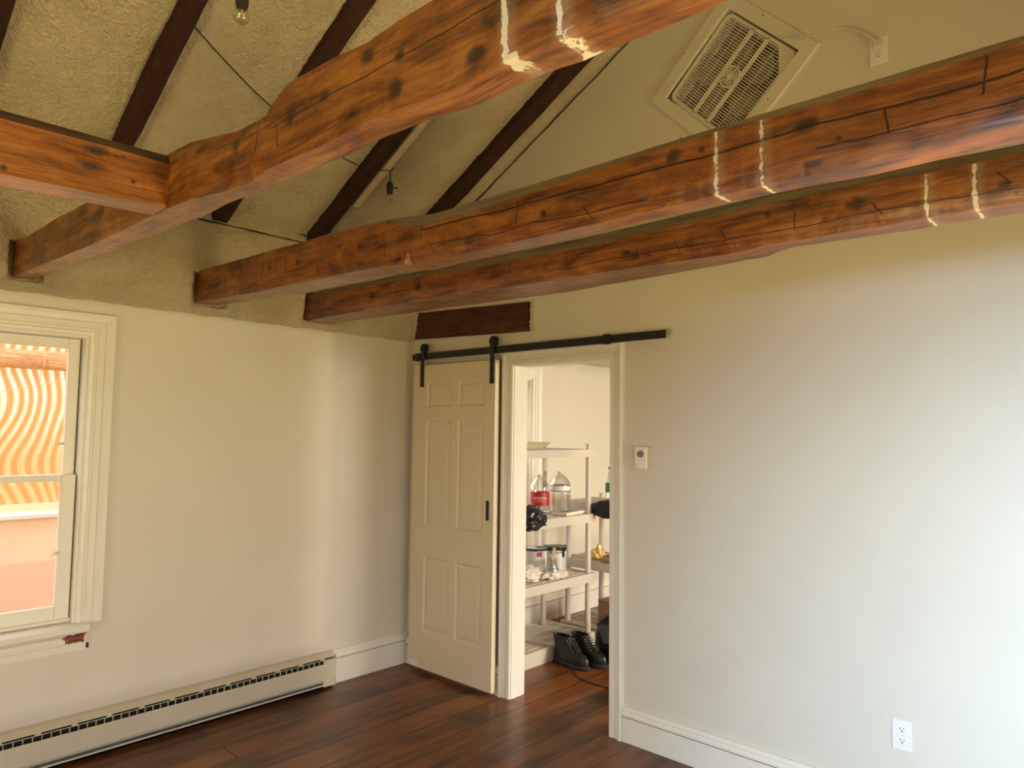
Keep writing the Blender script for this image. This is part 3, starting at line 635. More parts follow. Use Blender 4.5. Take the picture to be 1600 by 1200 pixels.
# ------------------------------------------------------------------ double hung windows
def window(name, W, detail):
    y0, y1, z0, z1 = W
    root = bpy.data.objects.new(name, None); col.objects.link(root); root.location = (0, (y0 + y1) / 2, z0); struct(root)
    inv = Matrix.Translation(-Vector(root.location))
    def add(nm, bm, m, parent=root, **k):
        for v in bm.verts: v.co = inv @ v.co
        return finish(nm, bm, m, parent, **k)
    bm = bmesh.new()
    WP = [(0.0, 0.0), (0.0, 0.016), (0.004, 0.020), (0.018, 0.022), (0.022, 0.014), (0.034, 0.014), (0.038, 0.020), (0.064, 0.020), (0.070, 0.028), (0.090, 0.034), (0.108, 0.034), (0.112, 0.026), (0.114, 0.0)]
    sweep(bm, [(y0 + .0, z0), (y0, z1), (y1, z1), (y1, z0)], WP, f_x0)
    add('window_casing', bm, TRIMP)
    bm = bmesh.new()   # frame lining the opening
    box(bm, -0.15, 0.0, y0, y0 + .012, z0, z1); box(bm, -0.15, 0.0, y1 - .012, y1, z0, z1); box(bm, -0.15, 0, y0 + .012, y1 - .012, z1 - .012, z1)
    add('window_jamb', bm, TRIMP)
    ys0, ys1 = y0 + .014, y1 - .0175; zm = 1.36
    bm = bmesh.new()   # black strips stand in for the shade in the gap beside the sash
    box(bm, -0.085, -0.080, y1 - .0170, y1 - .0125, 1.36, z1 - .016); box(bm, -0.055, -0.050, y1 - .0170, y1 - .0125, z0 + .024, 1.36)
    add('sash_gap_shade', bm, DARK)
    def sash(xa, xb, za, zb, top, bot, side):
        bm = bmesh.new()
        box(bm, xa, xb, ys0, ys0 + side, za, zb); box(bm, xa, xb, ys1 - side, ys1, za, zb)
        box(bm, xa, xb, ys0 + side, ys1 - side, za, za + bot); box(bm, xa, xb, ys0 + side, ys1 - side, zb - top, zb)
        s = add('sash', bm, TRIMP, bevel=0.003)
        bm = bmesh.new(); xm = (xa + xb) / 2
        box(bm, xm - .002, xm + .002, ys0 + side - .003, ys1 - side + .003, za + bot - .003, zb - top + .003)
        add('pane', bm, PANE, s)
        return s
    sash(-0.100, -0.068, zm - .028, z1 - .014, 0.050, 0.030, 0.050)
    s2 = sash(-0.066, -0.034, z0 + .022, zm + .0, 0.030, 0.065, 0.062)
    for zz in (1.51, 0.985):   # little cream catches on the stile
        bm = bmesh.new(); box(bm, -0.070 if zz > 1.36 else -.036, -0.052 if zz > 1.36 else -.020, ys1 - .075, ys1 - .052, zz - .006, zz + .008)
        tube(bm, [(-.058 if zz > 1.36 else -.026, ys1 - .073, zz), (-.05 if zz > 1.36 else -.018, ys1 - .085, zz - .004), (-.05 if zz > 1.36 else -.018, ys1 - .09, zz - .018)], .003, 6)
        add('sash_catch', bm, BRASS)
    bm = bmesh.new()   # stool and apron
    box(bm, -0.149, -0.0005, y0 + .001, y1 - .001, z0 - .030, z0 + .0012); box(bm, -0.149, -0.034, y0 + .001, y1 - .001, z0 + .0012, z0 + .0215); box(bm, 0.0, 0.085, y0 - .05, y1 + .045, z0 - .030, z0 + 0.0012)
    add('window_sill', bm, TRIMP, bevel=0.006)
    bm = bmesh.new()
    prof = [(0, z0 - .031), (0.03, z0 - .031), (0.03, z0 - .045), (0.018, z0 - .06), (0.018, z0 - .078), (0.022, z0 - .082), (0.022, z0 - .092), (0.016, z0 - .096), (0.016, z0 - .128), (0, z0 - .132)]
    A = [bm.verts.new((d, y0 - .05, z)) for d, z in prof]; Bq = [bm.verts.new((d, y1 + .050, z)) for d, z in prof]
    for k in range(len(prof) - 1): bm.faces.new((A[k], A[k + 1], Bq[k + 1], Bq[k]))
    bm.faces.new(A); bm.faces.new(Bq[::-1])
    am, nt, p = newmat('apron_paint_' + name)
    p.inputs['Roughness'].default_value = 0.4
    tc = N(nt, 'ShaderNodeTexCoord'); sp = N(nt, 'ShaderNodeSeparateXYZ'); L(nt, tc.outputs['Object'], sp.inputs[0])
    ns = N(nt, 'ShaderNodeTexNoise'); ns.inputs['Scale'].default_value = 55; ns.inputs['Detail'].default_value = 3; L(nt, tc.outputs['Object'], ns.inputs['Vector'])
    def mth(op, a, b=None):
        q = N(nt, 'ShaderNodeMath', operation=op)
        for i, vv in enumerate((a, b)):
            if vv is None: continue
            if isinstance(vv, (int, float)): q.inputs[i].default_value = vv
            else: L(nt, vv, q.inputs[i])
        return q.outputs[0]
    yc = (y1 + .002) - root.location.y; zc = (z0 - .068) - root.location.z
    a = mth('DIVIDE', mth('ABSOLUTE', mth('SUBTRACT', sp.outputs[1], yc)), .050); b_ = mth('DIVIDE', mth('ABSOLUTE', mth('SUBTRACT', sp.outputs[2], zc)), .024)
    d = mth('ADD', mth('MAXIMUM', a, b_), mth('MULTIPLY', mth('SUBTRACT', ns.outputs[0], .5), 1.3))
    mx = N(nt, 'ShaderNodeMixRGB'); L(nt, mth('LESS_THAN', d, 0.86 if detail else -5), mx.inputs[0]); mx.inputs[1].default_value = (0.80, 0.74, 0.60, 1); mx.inputs[2].default_value = (0.19, 0.028, 0.022, 1)
    L(nt, mx.outputs[0], p.inputs['Base Color'])
    ap = add('window_apron', bm, am)
    if detail: ap['label'] = 'apron with peeling paint showing dark red'
    if detail:
        bm = bmesh.new(); box(bm, 0.0, .012, y1 + .052, y1 + .064, z0 - .125, z0 - .104); add('plaster_hole', bm, DARK)
    return root
window('window_1', W1, True)
window('window_2', W2, False)
def simple_window(name, fmap, a0, a1, z0, z1):
    root = bpy.data.objects.new(name, None); col.objects.link(root); root.location = (0, 0, 0); struct(root)
    bm = bmesh.new(); t = .05
    for (p, q, r, s) in ((a0, a0 + t, z0, z1), (a1 - t, a1, z0, z1), (a0 + t, a1 - t, z0, z0 + t), (a0 + t, a1 - t, z1 - t, z1)):
        fs = box(bm, p, q, 0, 1, r, s)
        for v in set(v for f in fs for v in f.verts): v.co = Vector(fmap(v.co.x, v.co.z, 0.05 + 0.035 * v.co.y))
    finish('window_frame', bm, TRIMP, root)
simple_window('window_3', lambda a, b, d: (RW + d, a, b), -3.00, -0.60, 0.10, 2.16)
simple_window('window_4', lambda a, b, d: (a, YB - d, b), 2.0, 4.2, 0.15, 2.2)
simple_window('window_5', lambda a, b, d: (RW + d, a, b), 0.9, 2.5, 0.5, 2.1)

# ------------------------------------------------------------------ porch outside: pink parapet with a white cap, bamboo shades
PINK = simple('pink_siding', (0.93, 0.64, 0.50), 0.7)
bm = bmesh.new(); box(bm, -1.42, -1.30, YB, 4.6, -0.06, 1.02)
par = tag(finish('porch_parapet', bm, PINK), 'salmon pink porch wall seen through the window glass', 'porch wall')
bm = bmesh.new(); box(bm, -1.46, -1.26, YB, 4.6, 1.021, 1.046, mi=0)
cp = finish('cap', bm, simple('exterior_white', (0.85, 0.82, 0.76), .5), par, bevel=.003)
bm = bmesh.new(); box(bm, -1.46, -0.152, YB, 4.6, -0.12, -0.06)
struct(finish('floor_porch', bm, simple('porch_boards', (0.55, 0.42, 0.32), .6)))
def bamboo_mat():
    m = bpy.data.materials.new('bamboo_slats'); m.use_nodes = True; nt = m.node_tree; nt.nodes.clear()
    o = N(nt, 'ShaderNodeOutputMaterial'); tc = N(nt, 'ShaderNodeTexCoord'); sp = N(nt, 'ShaderNodeSeparateXYZ'); L(nt, tc.outputs['Object'], sp.inputs[0])
    # wavy moire bands of backlight, painted in as varying transparency
    nz = N(nt, 'ShaderNodeTexNoise'); nz.inputs['Scale'].default_value = 1.6; nz.inputs['Detail'].default_value = 1.0; L(nt, tc.outputs['Object'], nz.inputs['Vector'])
    def mth(op, a, b=None, c=None):
        q = N(nt, 'ShaderNodeMath', operation=op)
        for i, vv in enumerate((a, b, c)):
            if vv is None: continue
            if isinstance(vv, (int, float)): q.inputs[i].default_value = vv
            else: L(nt, vv, q.inputs[i])
        return q.outputs[0]
    y = sp.outputs[1]; z = sp.outputs[2]
    zz = mth('MULTIPLY', mth('ABSOLUTE', mth('ADD', z, 0.30)), 0.55)
    ph = mth('MULTIPLY', mth('ADD', mth('ADD', y, mth('MULTIPLY', mth('SINE', mth('MULTIPLY', z, 8.5)), 0.045)), mth('MULTIPLY', nz.outputs[0], 0.30)), 2 * PI / 0.062)
    fine = mth('MULTIPLY', mth('SINE', mth('MULTIPLY', z, 2 * PI / 0.0072)), 1.1)
    s = mth('ADD', mth('SINE', mth('ADD', ph, mth('MULTIPLY', fine, 0.35))), mth('MULTIPLY', fine, 0.12))
    mr = N(nt, 'ShaderNodeMapRange'); L(nt, s, mr.inputs[0]); mr.inputs[1].default_value = -0.5; mr.inputs[2].default_value = 0.75; mr.inputs[3].default_value = 0.02; mr.inputs[4].default_value = 0.42
    tr = N(nt, 'ShaderNodeBsdfTransparent'); tl = N(nt, 'ShaderNodeBsdfTranslucent'); tl.inputs[0].default_value = (0.95, 0.52, 0.26, 1)
    df = N(nt, 'ShaderNodeBsdfDiffuse'); df.inputs[0].default_value = (0.80, 0.42, 0.19, 1)
    a = N(nt, 'ShaderNodeMixShader'); a.inputs[0].default_value = 0.35; L(nt, tl.outputs[0], a.inputs[1]); L(nt, df.outputs[0], a.inputs[2])
    mx = N(nt, 'ShaderNodeMixShader'); L(nt, mr.outputs[0], mx.inputs[0]); L(nt, a.outputs[0], mx.inputs[1]); L(nt, tr.outputs[0], mx.inputs[2]); L(nt, mx.outputs[0], o.inputs[0])
    return m
BAM = bamboo_mat()
ROLLM = wood('bamboo_roll', (0.42, 0.19, 0.07), (0.62, 0.31, 0.13), (0.80, 0.47, 0.23), axis=1, grain=3, rough=.6)
sh = thing('bamboo_shade', (-1.33, -2.6, 1.11), 'orange bamboo roll-up shade hanging on the porch outside the window', 'blind')
bm = bmesh.new()
vsx = [bm.verts.new(p) for p in ((0, -1.5, 0), (0, 1.9, 0), (0, 1.9, 1.12), (0, -1.5, 1.12))]; bm.faces.new(vsx)
r = bmesh.ops.extrude_face_region(bm, geom=bm.faces[:])
for g in r['geom']:
    if isinstance(g, bmesh.types.BMVert): g.co.x -= .004
finish('shade_slats', bm, BAM, sh)
bm = bmesh.new(); pr = []
for k in range(16):
    t = 2 * PI * k / 16; pr.append((0.035 + .03 * math.cos(t), 0.90 + 0.060 * math.sin(t)))
A = [bm.verts.new((x, -1.5, z)) for x, z in pr]; Bq = [bm.verts.new((x, 1.9, z)) for x, z in pr]
for k in range(16): bm.faces.new((A[k], A[(k + 1) % 16], Bq[(k + 1) % 16], Bq[k]))
bm.faces.new(A); bm.faces.new(Bq[::-1])
finish('rolled_slats', bm, ROLLM, sh, smooth=True, angle=60)
bm = bmesh.new()
for yy in (0.42, 0.50, 0.58, 0.66, 0.74, 0.82):
    tube(bm, [(0.012, yy, 0.0), (0.012, yy, .84)], .0016, 5)
tube(bm, [(0.07, 0.66, 1.10), (0.075, 0.66, .86), (0.05, 0.655, .835)], .0028, 6)
tube(bm, [(0.016, 0.95, 0.86), (0.016, 0.72, .76), (0.016, 0.45, .69), (.016, .1, .66)], .0025, 6)
finish('shade_cords', bm, simple('yellow_cord', (0.85, 0.55, 0.25), .6), sh)
bm = bmesh.new(); box(bm, -0.02, 0.02, -1.5, 1.9, 1.12, 1.16); finish('head_rail', bm, ROLLM, sh)

# ------------------------------------------------------------------ sliding door on its track
dx0, dx1, dz0, dz1, dyf, dyb = 0.118, 0.897, 0.030, 2.040, -0.078, -0.044
door = thing('door_1', (0.5, -0.061, 0.030), 'cream six panel door hanging from the black barn door track', 'door'); struct(door)
inv = Vector(door.location)
def addd(nm, bm, m, parent=door, **k):
    for v in bm.verts: v.co -= inv
    return finish(nm, bm, m, parent, **k)
bm = bmesh.new()
cols = [(0.255, 0.500), (0.565, 0.803)]; rows = [(0.275, 0.762), (0.972, 1.665), (1.758, 1.925)]
xs_ = [dx0, cols[0][0], cols[0][1], cols[1][0], cols[1][1], dx1]; zs_ = [dz0] + [z for r in rows for z in r] + [dz1]
V = {}
def vt(i, j):
    if (i, j) not in V: V[(i, j)] = bm.verts.new((xs_[i], dyf, zs_[j]))
    return V[(i, j)]
for i in range(5):
    for j in range(7):
        if i in (1, 3) and j in (1, 3, 5):
            x0, x1, z0, z1 = xs_[i], xs_[i + 1], zs_[j], zs_[j + 1]
            prev = [vt(i, j), vt(i + 1, j), vt(i + 1, j + 1), vt(i, j + 1)]
            for ins, dep in ((0.010, 0.009), (0.016, 0.009), (0.040, 0.003), (0.041, 0.003)):
                cur = [bm.verts.new(p) for p in ((x0 + ins, dyf + dep, z0 + ins), (x1 - ins, dyf + dep, z0 + ins), (x1 - ins, dyf + dep, z1 - ins), (x0 + ins, dyf + dep, z1 - ins))]
                for k in range(4): bm.faces.new((prev[k], prev[(k + 1) % 4], cur[(k + 1) % 4], cur[k]))
                prev = cur
            bm.faces.new(prev)
        else: bm.faces.new((vt(i, j), vt(i + 1, j), vt(i + 1, j + 1), vt(i, j + 1)))
bk = [bm.verts.new(p) for p in ((dx0, dyb, dz0), (dx1, dyb, dz0), (dx1, dyb, dz1), (dx0, dyb, dz1))]
bm.faces.new(bk[::-1])
bm.faces.new([vt(i, 0) for i in range(6)] + [bk[1], bk[0]])
bm.faces.new([vt(i, 7) for i in range(6)] + [bk[2], bk[3]])
bm.faces.new([vt(0, j) for j in range(8)] + [bk[3], bk[0]])
bm.faces.new([vt(5, j) for j in range(8)] + [bk[2], bk[1]])
addd('door_slab', bm, DOORP)
bm = bmesh.new(); box(bm, 0.122, 0.215, dyf - .003, dyf, 0.034, 0.075); addd('bottom_patch', bm, WHITEP, bevel=.001)
bm = bmesh.new(); box(bm, 0.834, 0.858, dyf - .003, dyf, 1.052, 1.172); box(bm, .838, .854, dyf - .0035, dyf - .003, 1.06, 1.164, mi=1); addd('door_pull', bm, [BLACKM, DARK], bevel=.001)
for hx in (0.205, 0.870):
    h = bpy.data.objects.new('roller_hanger', None); col.objects.link(h); h.parent = door; h.location = Vector((hx, -0.10, 1.9)) - inv
    def addh(nm, bm, m, **k): 
        for v in bm.verts: v.co -= Vector((hx, -0.10, 1.9))
        return finish(nm, bm, m, h, **k)
    bm = bmesh.new(); y_a, y_b = -0.084, dyf
    pts = [(hx - .018, 1.893), (hx + .018, 1.893), (hx + .018, 2.165)] + [(hx + .018 * math.cos(t), 2.165 + .018 * math.sin(t)) for t in [PI * k / 8 for k in range(1, 8)]] + [(hx - .018, 2.165)]
    A = [bm.verts.new((x, y_a, z)) for x, z in pts]; Bq = [bm.verts.new((x, y_b, z)) for x, z in pts]
    for k in range(len(pts)): bm.faces.new((A[k], A[(k + 1) % len(pts)], Bq[(k + 1) % len(pts)], Bq[k]))
    bm.faces.new(A); bm.faces.new(Bq[::-1])
    addh('strap', bm, BLACKM, bevel=.001)
    bm = bmesh.new(); cyl(bm, (hx, dyf, 2.158), (hx, -0.056, 2.158), .033, seg=28); addh('wheel', bm, BLACKM)
    for zz in (1.915, 1.99, 2.152):
        bm = bmesh.new(); cyl(bm, (hx, -0.084, zz), (hx, -0.090, zz), .0075, seg=6); addh('bolt', bm, BLACKM)
# track
tr = thing('barn_door_track', (1.1, -0.067, 2.08), 'long black flat steel track mounted above the doorway', 'door track')
tz0, tz1 = 2.081, 2.124
def addt(nm, bm, m, **k):
    for v in bm.verts: v.co -= Vector((1.1, -0.067, 2.08))
    return finish(nm, bm, m, tr, **k)
bm = bmesh.new(); box(bm, 0.082, 2.082, -0.070, -0.064, tz0, tz1); addt('rail', bm, BLACKM, bevel=.0008)
for xx in (0.30, 0.62, 1.03, 1.43, 1.86, 2.03):
    bm = bmesh.new(); cyl(bm, (xx, -0.070, 2.102), (xx, -0.0735, 2.102), .0065, seg=6); addt('rail_bolt', bm, DARK)
for xx in (0.30, 0.62, 1.03, 1.43, 1.86):
    bm = bmesh.new(); cyl(bm, (xx, -0.064, 2.102), (xx, -0.0, 2.102), .009, seg=12); addt('spacer', bm, BLACKM)
for (xx, w_) in ((0.140, .030), (1.720, .034)):
    bm = bmesh.new(); box(bm, xx - w_ / 2, xx + w_ / 2, -0.079, -0.059, tz0 - .006, tz1 + .006); box(bm, xx + w_ / 2, xx + w_ / 2 + .010, -.076, -.06, tz0 - .002, tz1 + .003); addt('stop', bm, BLACKM, bevel=.002)

# ------------------------------------------------------------------ electric baseboard heater
hy0, hy1 = -4.34, -0.612
he = thing('baseboard_heater', (0.0, (hy0 + hy1) / 2, 0.0), 'long cream metal baseboard heater with a finned slot under the window', 'heater')
def addq(nm, bm, m, parent=he, **k):
    for v in bm.verts: v.co -= Vector((0.0, (hy0 + hy1) / 2, 0.0))
    return finish(nm, bm, m, parent, **k)
bm = bmesh.new()
box(bm, 0.001, 0.008, hy0, hy1, 0.012, 0.212)
hood = [(0.008, 0.212), (0.030, 0.207), (0.058, 0.190), (0.060, 0.186), (0.056, 0.186), (0.028, 0.202), (0.008, 0.206)]
A = [bm.verts.new((x, hy0, z)) for x, z in hood]; Bq = [bm.verts.new((x, hy1, z)) for x, z in hood]
for k in range(len(hood)): bm.faces.new((A[k], A[(k + 1) % len(hood)], Bq[(k + 1) % len(hood)], Bq[k]))
bm.faces.new(A); bm.faces.new(Bq[::-1])
addq('hood', bm, METALP)
bm = bmesh.new(); box(bm, 0.009, 0.030, hy0 + .01, hy1 - .01, 0.03, 0.186); addq('slot_shade', bm, DARK)  # black box behind the fins, painted shade of the slot's recess
bm = bmesh.new(); box(bm, 0.058, 0.070, hy0, hy1, 0.058, 0.148)
A = [(0.062, 0.148), (0.070, 0.148), (0.066, 0.153), (0.062, 0.153)]
Aq = [bm.verts.new((x, hy0, z)) for x, z in A]; Bq = [bm.verts.new((x, hy1, z)) for x, z in A]
for k in range(4): bm.faces.new((Aq[k], Aq[(k + 1) % 4], Bq[(k + 1) % 4], Bq[k]))
addq('front_cover', bm, METALP, bevel=.001)
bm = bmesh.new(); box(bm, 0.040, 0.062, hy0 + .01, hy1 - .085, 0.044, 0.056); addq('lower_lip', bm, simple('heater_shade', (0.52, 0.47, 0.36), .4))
bm = bmesh.new(); box(bm, 0.008, 0.066, hy0, hy1 - .085, 0.014, 0.022); box(bm, 0.061, 0.066, hy0, hy1 - .085, 0.014, 0.030); addq('bottom_rail', bm, simple('heater_rail', (0.70, 0.66, 0.58), .35))
bm = bmesh.new()
y = hy1 - .11
while y > hy0 + .02:
    box(bm, 0.050, 0.061, y - .0011, y + .0011, 0.150, 0.176); y -= 0.0375
box(bm, 0.058, 0.061, hy0, hy1 - .085, 0.1745, 0.1775)
addq('grille_fins', bm, METALP)
bm = bmesh.new(); y = hy1 - .09
while y > hy0 + .05:
    box(bm, 0.052, 0.0605, y - .012, y + .012, 0.176, 0.189); y -= 0.150
    addq('hood_tab', bm, METALP); bm = bmesh.new()
bm.free()
bm = bmesh.new(); box(bm, 0.008, 0.0715, hy1 - .006, hy1, 0.012, 0.196); box(bm, 0.050, 0.068, hy1 - .085, hy1 - .006, 0.150, 0.176); box(bm, 0.03, 0.066, hy1 - .085, hy1 - .006, 0.014, 0.057)
addq('end_cap', bm, METALP, bevel=.002)

# ------------------------------------------------------------------ wall fittings
th = thing('thermostat', (1.915, -0.018, 1.415), 'small cream wall thermostat with a round grey dial right of the doorway', 'thermostat')
def addl(nm, bm, m, root, **k):
    for v in bm.verts: v.co -= Vector(root.location)
    return finish(nm, bm, m, root, **k)
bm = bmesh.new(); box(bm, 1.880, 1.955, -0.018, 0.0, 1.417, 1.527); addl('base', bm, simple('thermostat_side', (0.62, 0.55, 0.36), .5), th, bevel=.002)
bm = bmesh.new(); box(bm, 1.877, 1.947, -0.036, -0.0185, 1.415, 1.527); addl('cover', bm, simple('thermostat_face', (0.88, 0.84, 0.70), .35), th, bevel=.003)
bm = bmesh.new(); cyl(bm, (1.914, -0.036, 1.491), (1.914, -0.047, 1.491), .0185, .0165, seg=28); addl('dial', bm, simple('dial_grey', (0.20, 0.20, 0.17), .45), th)
def text_mesh(s, size, name, fmap, m, parent, depth=0.0004):
    cu = bpy.data.curves.new(name, 'FONT'); cu.body = s; cu.size = size; cu.align_x = 'CENTER'; cu.align_y = 'CENTER'; cu.extrude = depth; cu.resolution_u = 3
    to = bpy.data.objects.new(name + '_t', cu); col.objects.link(to)
    dg = bpy.context.evaluated_depsgraph_get(); me = bpy.data.meshes.new_from_object(to.evaluated_get(dg))
    bpy.data.objects.remove(to); bpy.data.curves.remove(cu)
    for v in me.vertices: v.co = Vector(fmap(v.co.x, v.co.y, v.co.z))
    me.name = name; me.materials.clear(); me.materials.append(m)
    o = bpy.data.objects.new(name, me); col.objects.link(o); o.parent = parent
    return o
text_mesh('C', 0.017, 'maker_mark', lambda u, v, d: (1.888 + u - th.location.x, -0.0362 - d - th.location.y, 1.431 + v - th.location.z), DARK, th)

def outlet(loc, label, plug=False):
    r = thing('wall_outlet', loc, label, 'outlet', 'duplex outlets')
    def add(nm, bm, m, parent=r, **k): return finish(nm, bm, m, parent, **k)
    pm = simple('outlet_plate', (0.84, 0.80, 0.72), .3)
    bm = bmesh.new(); box(bm, -.036, .036, -.006, 0, 0, .116); add('cover_plate', bm, pm, bevel=.002)
    for zz in (.036, .080):
        bm = bmesh.new(); P = []
        for k in range(24):
            t = 2 * PI * k / 24; P.append((.0165 * math.cos(t), max(-.0125, min(.0125, .0175 * math.sin(t)))))
        A = [bm.verts.new((x, -.0085, z + zz)) for x, z in P]; Bq = [bm.verts.new((x, -.006, z + zz)) for x, z in P]
        for k in range(24): bm.faces.new((A[k], A[(k + 1) % 24], Bq[(k + 1) % 24], Bq[k]))
        bm.faces.new(A)
        s = add('receptacle', bm, pm, bevel=.0006)
        bm = bmesh.new(); box(bm, -.0078, -.0055, -.0089, -.0084, zz, zz + .009); box(bm, .0055, .0078, -.0089, -.0084, zz + .001, zz + .008); cyl(bm, (0, -.0089, zz - .0055), (0, -.0084, zz - .0055), .0028, seg=10)
        f = add('slots', bm, DARK, s)
    bm = bmesh.new(); cyl(bm, (0, -.0072, .058), (0, -.006, .058), .0032, seg=10); add('screw', bm, simple('screw_white', (.6, .57, .5), .4), bevel=0)
    return r
outlet((3.108, 0, .353), 'white duplex outlet low on the wall, above the baseboard at lower right')
outlet((3.078, 0, 3.187), 'duplex outlet high on the gable wall, with the fan cord plugged in')
bm = bmesh.new()
cd = thing('fan_cord', (2.9, -0.02, 3.3), 'pale power cord running from the box fan to the high outlet', 'cord')
P = catmull([(2.640, -0.012, 3.480), (2.680, -0.020, 3.447), (2.76, -0.030, 3.415), (2.845, -0.034, 3.400), (2.93, -0.035, 3.392), (3.00, -0.045, 3.355), (3.055, -0.048, 3.30), (3.078, -0.036, 3.268)], 8)
for p in P: p -= Vector((2.9, -0.02, 3.3))
tube(bm, P, .0045, 8); finish('cable', bm, simple('cord_cream', (.66, .60, .46), .45), cd, smooth=True, angle=60)
bm = bmesh.new(); box(bm, .160, .196, -.020, .011, -.05, -.018); finish('plug', bm, simple('cord_cream', (.66, .60, .46), .45), cd, bevel=.006)
bm = bmesh.new(); box(bm, .04, .056, -.018, -.012, .088, .096); finish('cord_tag', bm, WHITEP, cd)

# ------------------------------------------------------------------ box fan set corner-up in the gable
fan = thing('box_fan', (FC[0], 0.0, FC[1]), 'pale box fan mounted corner up in the gable wall behind a wire grille', 'fan', rot=(0, -PI / 4, 0))
def ring_sq(bm, ho, hi, y0, y1, ro, ri, seg=8):
    def rr(h, r):
        P = []
        for q, (sx_, sz_) in enumerate(((1, 1), (-1, 1), (-1, -1), (1, -1))):
            for k in range(seg + 1):
                t = PI / 2 * q + PI / 2 * k / seg; P.append((sx_ * (h - r) + r * math.cos(t), sz_ * (h - r) + r * math.sin(t)))
        return P
    O = rr(ho, ro); I = rr(hi, ri); n = len(O)
    a = [bm.verts.new((x, y0, z)) for x, z in O]; b = [bm.verts.new((x, y0, z)) for x, z in I]; c = [bm.verts.new((x, y1, z)) for x, z in I]; d = [bm.verts.new((x, y1, z)) for x, z in O]
    for k in range(n):
        j = (k + 1) % n
        bm.faces.new((a[k], a[j], b[j], b[k])); bm.faces.new((b[k], b[j], c[j], c[k])); bm.faces.new((c[k], c[j], d[j], d[k])); bm.faces.new((d[k], d[j], a[j], a[k]))
bm = bmesh.new(); ring_sq(bm, .240, .226, .012, .100, .035, .03); finish('housing', bm, FANP, fan)
bm = bmesh.new(); ring_sq(bm, .236, .222, .002, .014, .035, .028); finish('grille_rim', bm, FANP, fan)
bm = bmesh.new()
k = -0.218
while k < .22:
    box(bm, k - .0016, k + .0016, 0.006, 0.0085, -.224, .224); k += 0.0132
for k in (-.17, -.12, .0, .12, .17): box(bm, -.224, .224, 0.0085, 0.010, k - .001, k + .001)
finish('grille_wires', bm, FANP, fan)
bm = bmesh.new()
for k in (-.052, .052): box(bm, -.226, .226, 0.002, 0.008, k - .011, k + .011)
finish('grille_bars', bm, FANP, fan)
bm = bmesh.new()
for (ri, ro) in ((.046, .055), (.034, .040), (.023, .029), (.0, .018)):
    n = 36
    for q in range(n):
        if q % 12 == 0 and ri > .02: continue
        t0 = 2 * PI * q / n; t1 = 2 * PI * (q + 1) / n
        P = [(ri * math.cos(t0), ri * math.sin(t0)), (ro * math.cos(t0), ro * math.sin(t0)), (ro * math.cos(t1), ro * math.sin(t1)), (ri * math.cos(t1), ri * math.sin(t1))]
        if ri == 0: P = P[:3]
        f = bm.faces.new([bm.verts.new((x, 0.001, z)) for x, z in P])
r = bmesh.ops.extrude_face_region(bm, geom=bm.faces[:])
for g in r['geom']:
    if isinstance(g, bmesh.types.BMVert): g.co.y = .006
finish('grille_hub', bm, FANP, fan)
bm = bmesh.new()
for q in range(5):
    t0 = 2 * PI * q / 5 + .3; rows_ = []
    for i in range(9):
        rad = .04 + .165 * i / 8; half = .30 + .16 * math.sin(PI * i / 8); row = []
        for j in range(7):
            u = -1 + 2 * j / 6; a = t0 + half * u + .25 * i / 8
            row.append(bm.verts.new((rad * math.cos(a), .052 + .016 * u * (1 - .4 * i / 8), rad * math.sin(a))))
        rows_.append(row)
    for i in range(8):
        for j in range(6): bm.faces.new((rows_[i][j], rows_[i][j + 1], rows_[i + 1][j + 1], rows_[i + 1][j]))
r = bmesh.ops.extrude_face_region(bm, geom=bm.faces[:])
for g in r['geom']:
    if isinstance(g, bmesh.types.BMVert): g.co.y += .002
cyl(bm, (0, .030, 0), (0, .078, 0), .048, seg=28)
finish('fan_blades', bm, simple('blade_plastic_shaded', (.34, .31, .25), .45), fan, smooth=True, angle=40)  # blade colour darkened, shade of the fan cavity put into it
bm = bmesh.new()   # rear grille, made dense and dark to dim light from the next room
k = -0.218
while k < .22:
    box(bm, k - .0062, k + .0062, 0.094, 0.097, -.224, .224); box(bm, -.224, .224, 0.0972, 0.0995, k - .0055, k + .0055); k += 0.0165
finish('rear_grille', bm, simple('rear_shaded_grey', (.22, .20, .16), .5), fan)
bm = bmesh.new(); P = [(.226, -.226), (.226, -.118), (.118, -.226)]
A = [bm.verts.new((x, .001, z)) for x, z in P]; Bq = [bm.verts.new((x, .09, z)) for x, z in P]
for k in range(3): bm.faces.new((A[k], A[(k + 1) % 3], Bq[(k + 1) % 3], Bq[k]))
bm.faces.new(A); bm.faces.new(Bq[::-1]); finish('control_corner', bm, FANP, fan, bevel=.004)
# flat trim around the fan
bm = bmesh.new()
ou = .311 * 2 * c45; inn = fh * 2 * c45
sweep(bm, [(FC[0] - inn, FC[1]), (FC[0], FC[1] + inn), (FC[0] + inn, FC[1]), (FC[0], FC[1] - inn)], [(0, -.01), (0, .016), (.002, .018), (.063, .018), (.066, .015), (.066, 0)], f_y0, closed=True)
struct(finish('trim_2', bm, WALL))
bm = bmesh.new()
for (a, b) in ((2.16, 3.56), (2.58, 3.60), (2.60, 3.18), (2.14, 3.12), (2.50, 3.05)):
    cyl(bm, (a, -.020, b), (a, -.017, b), .004, seg=8)
struct(finish('trim_3', bm, RUST))

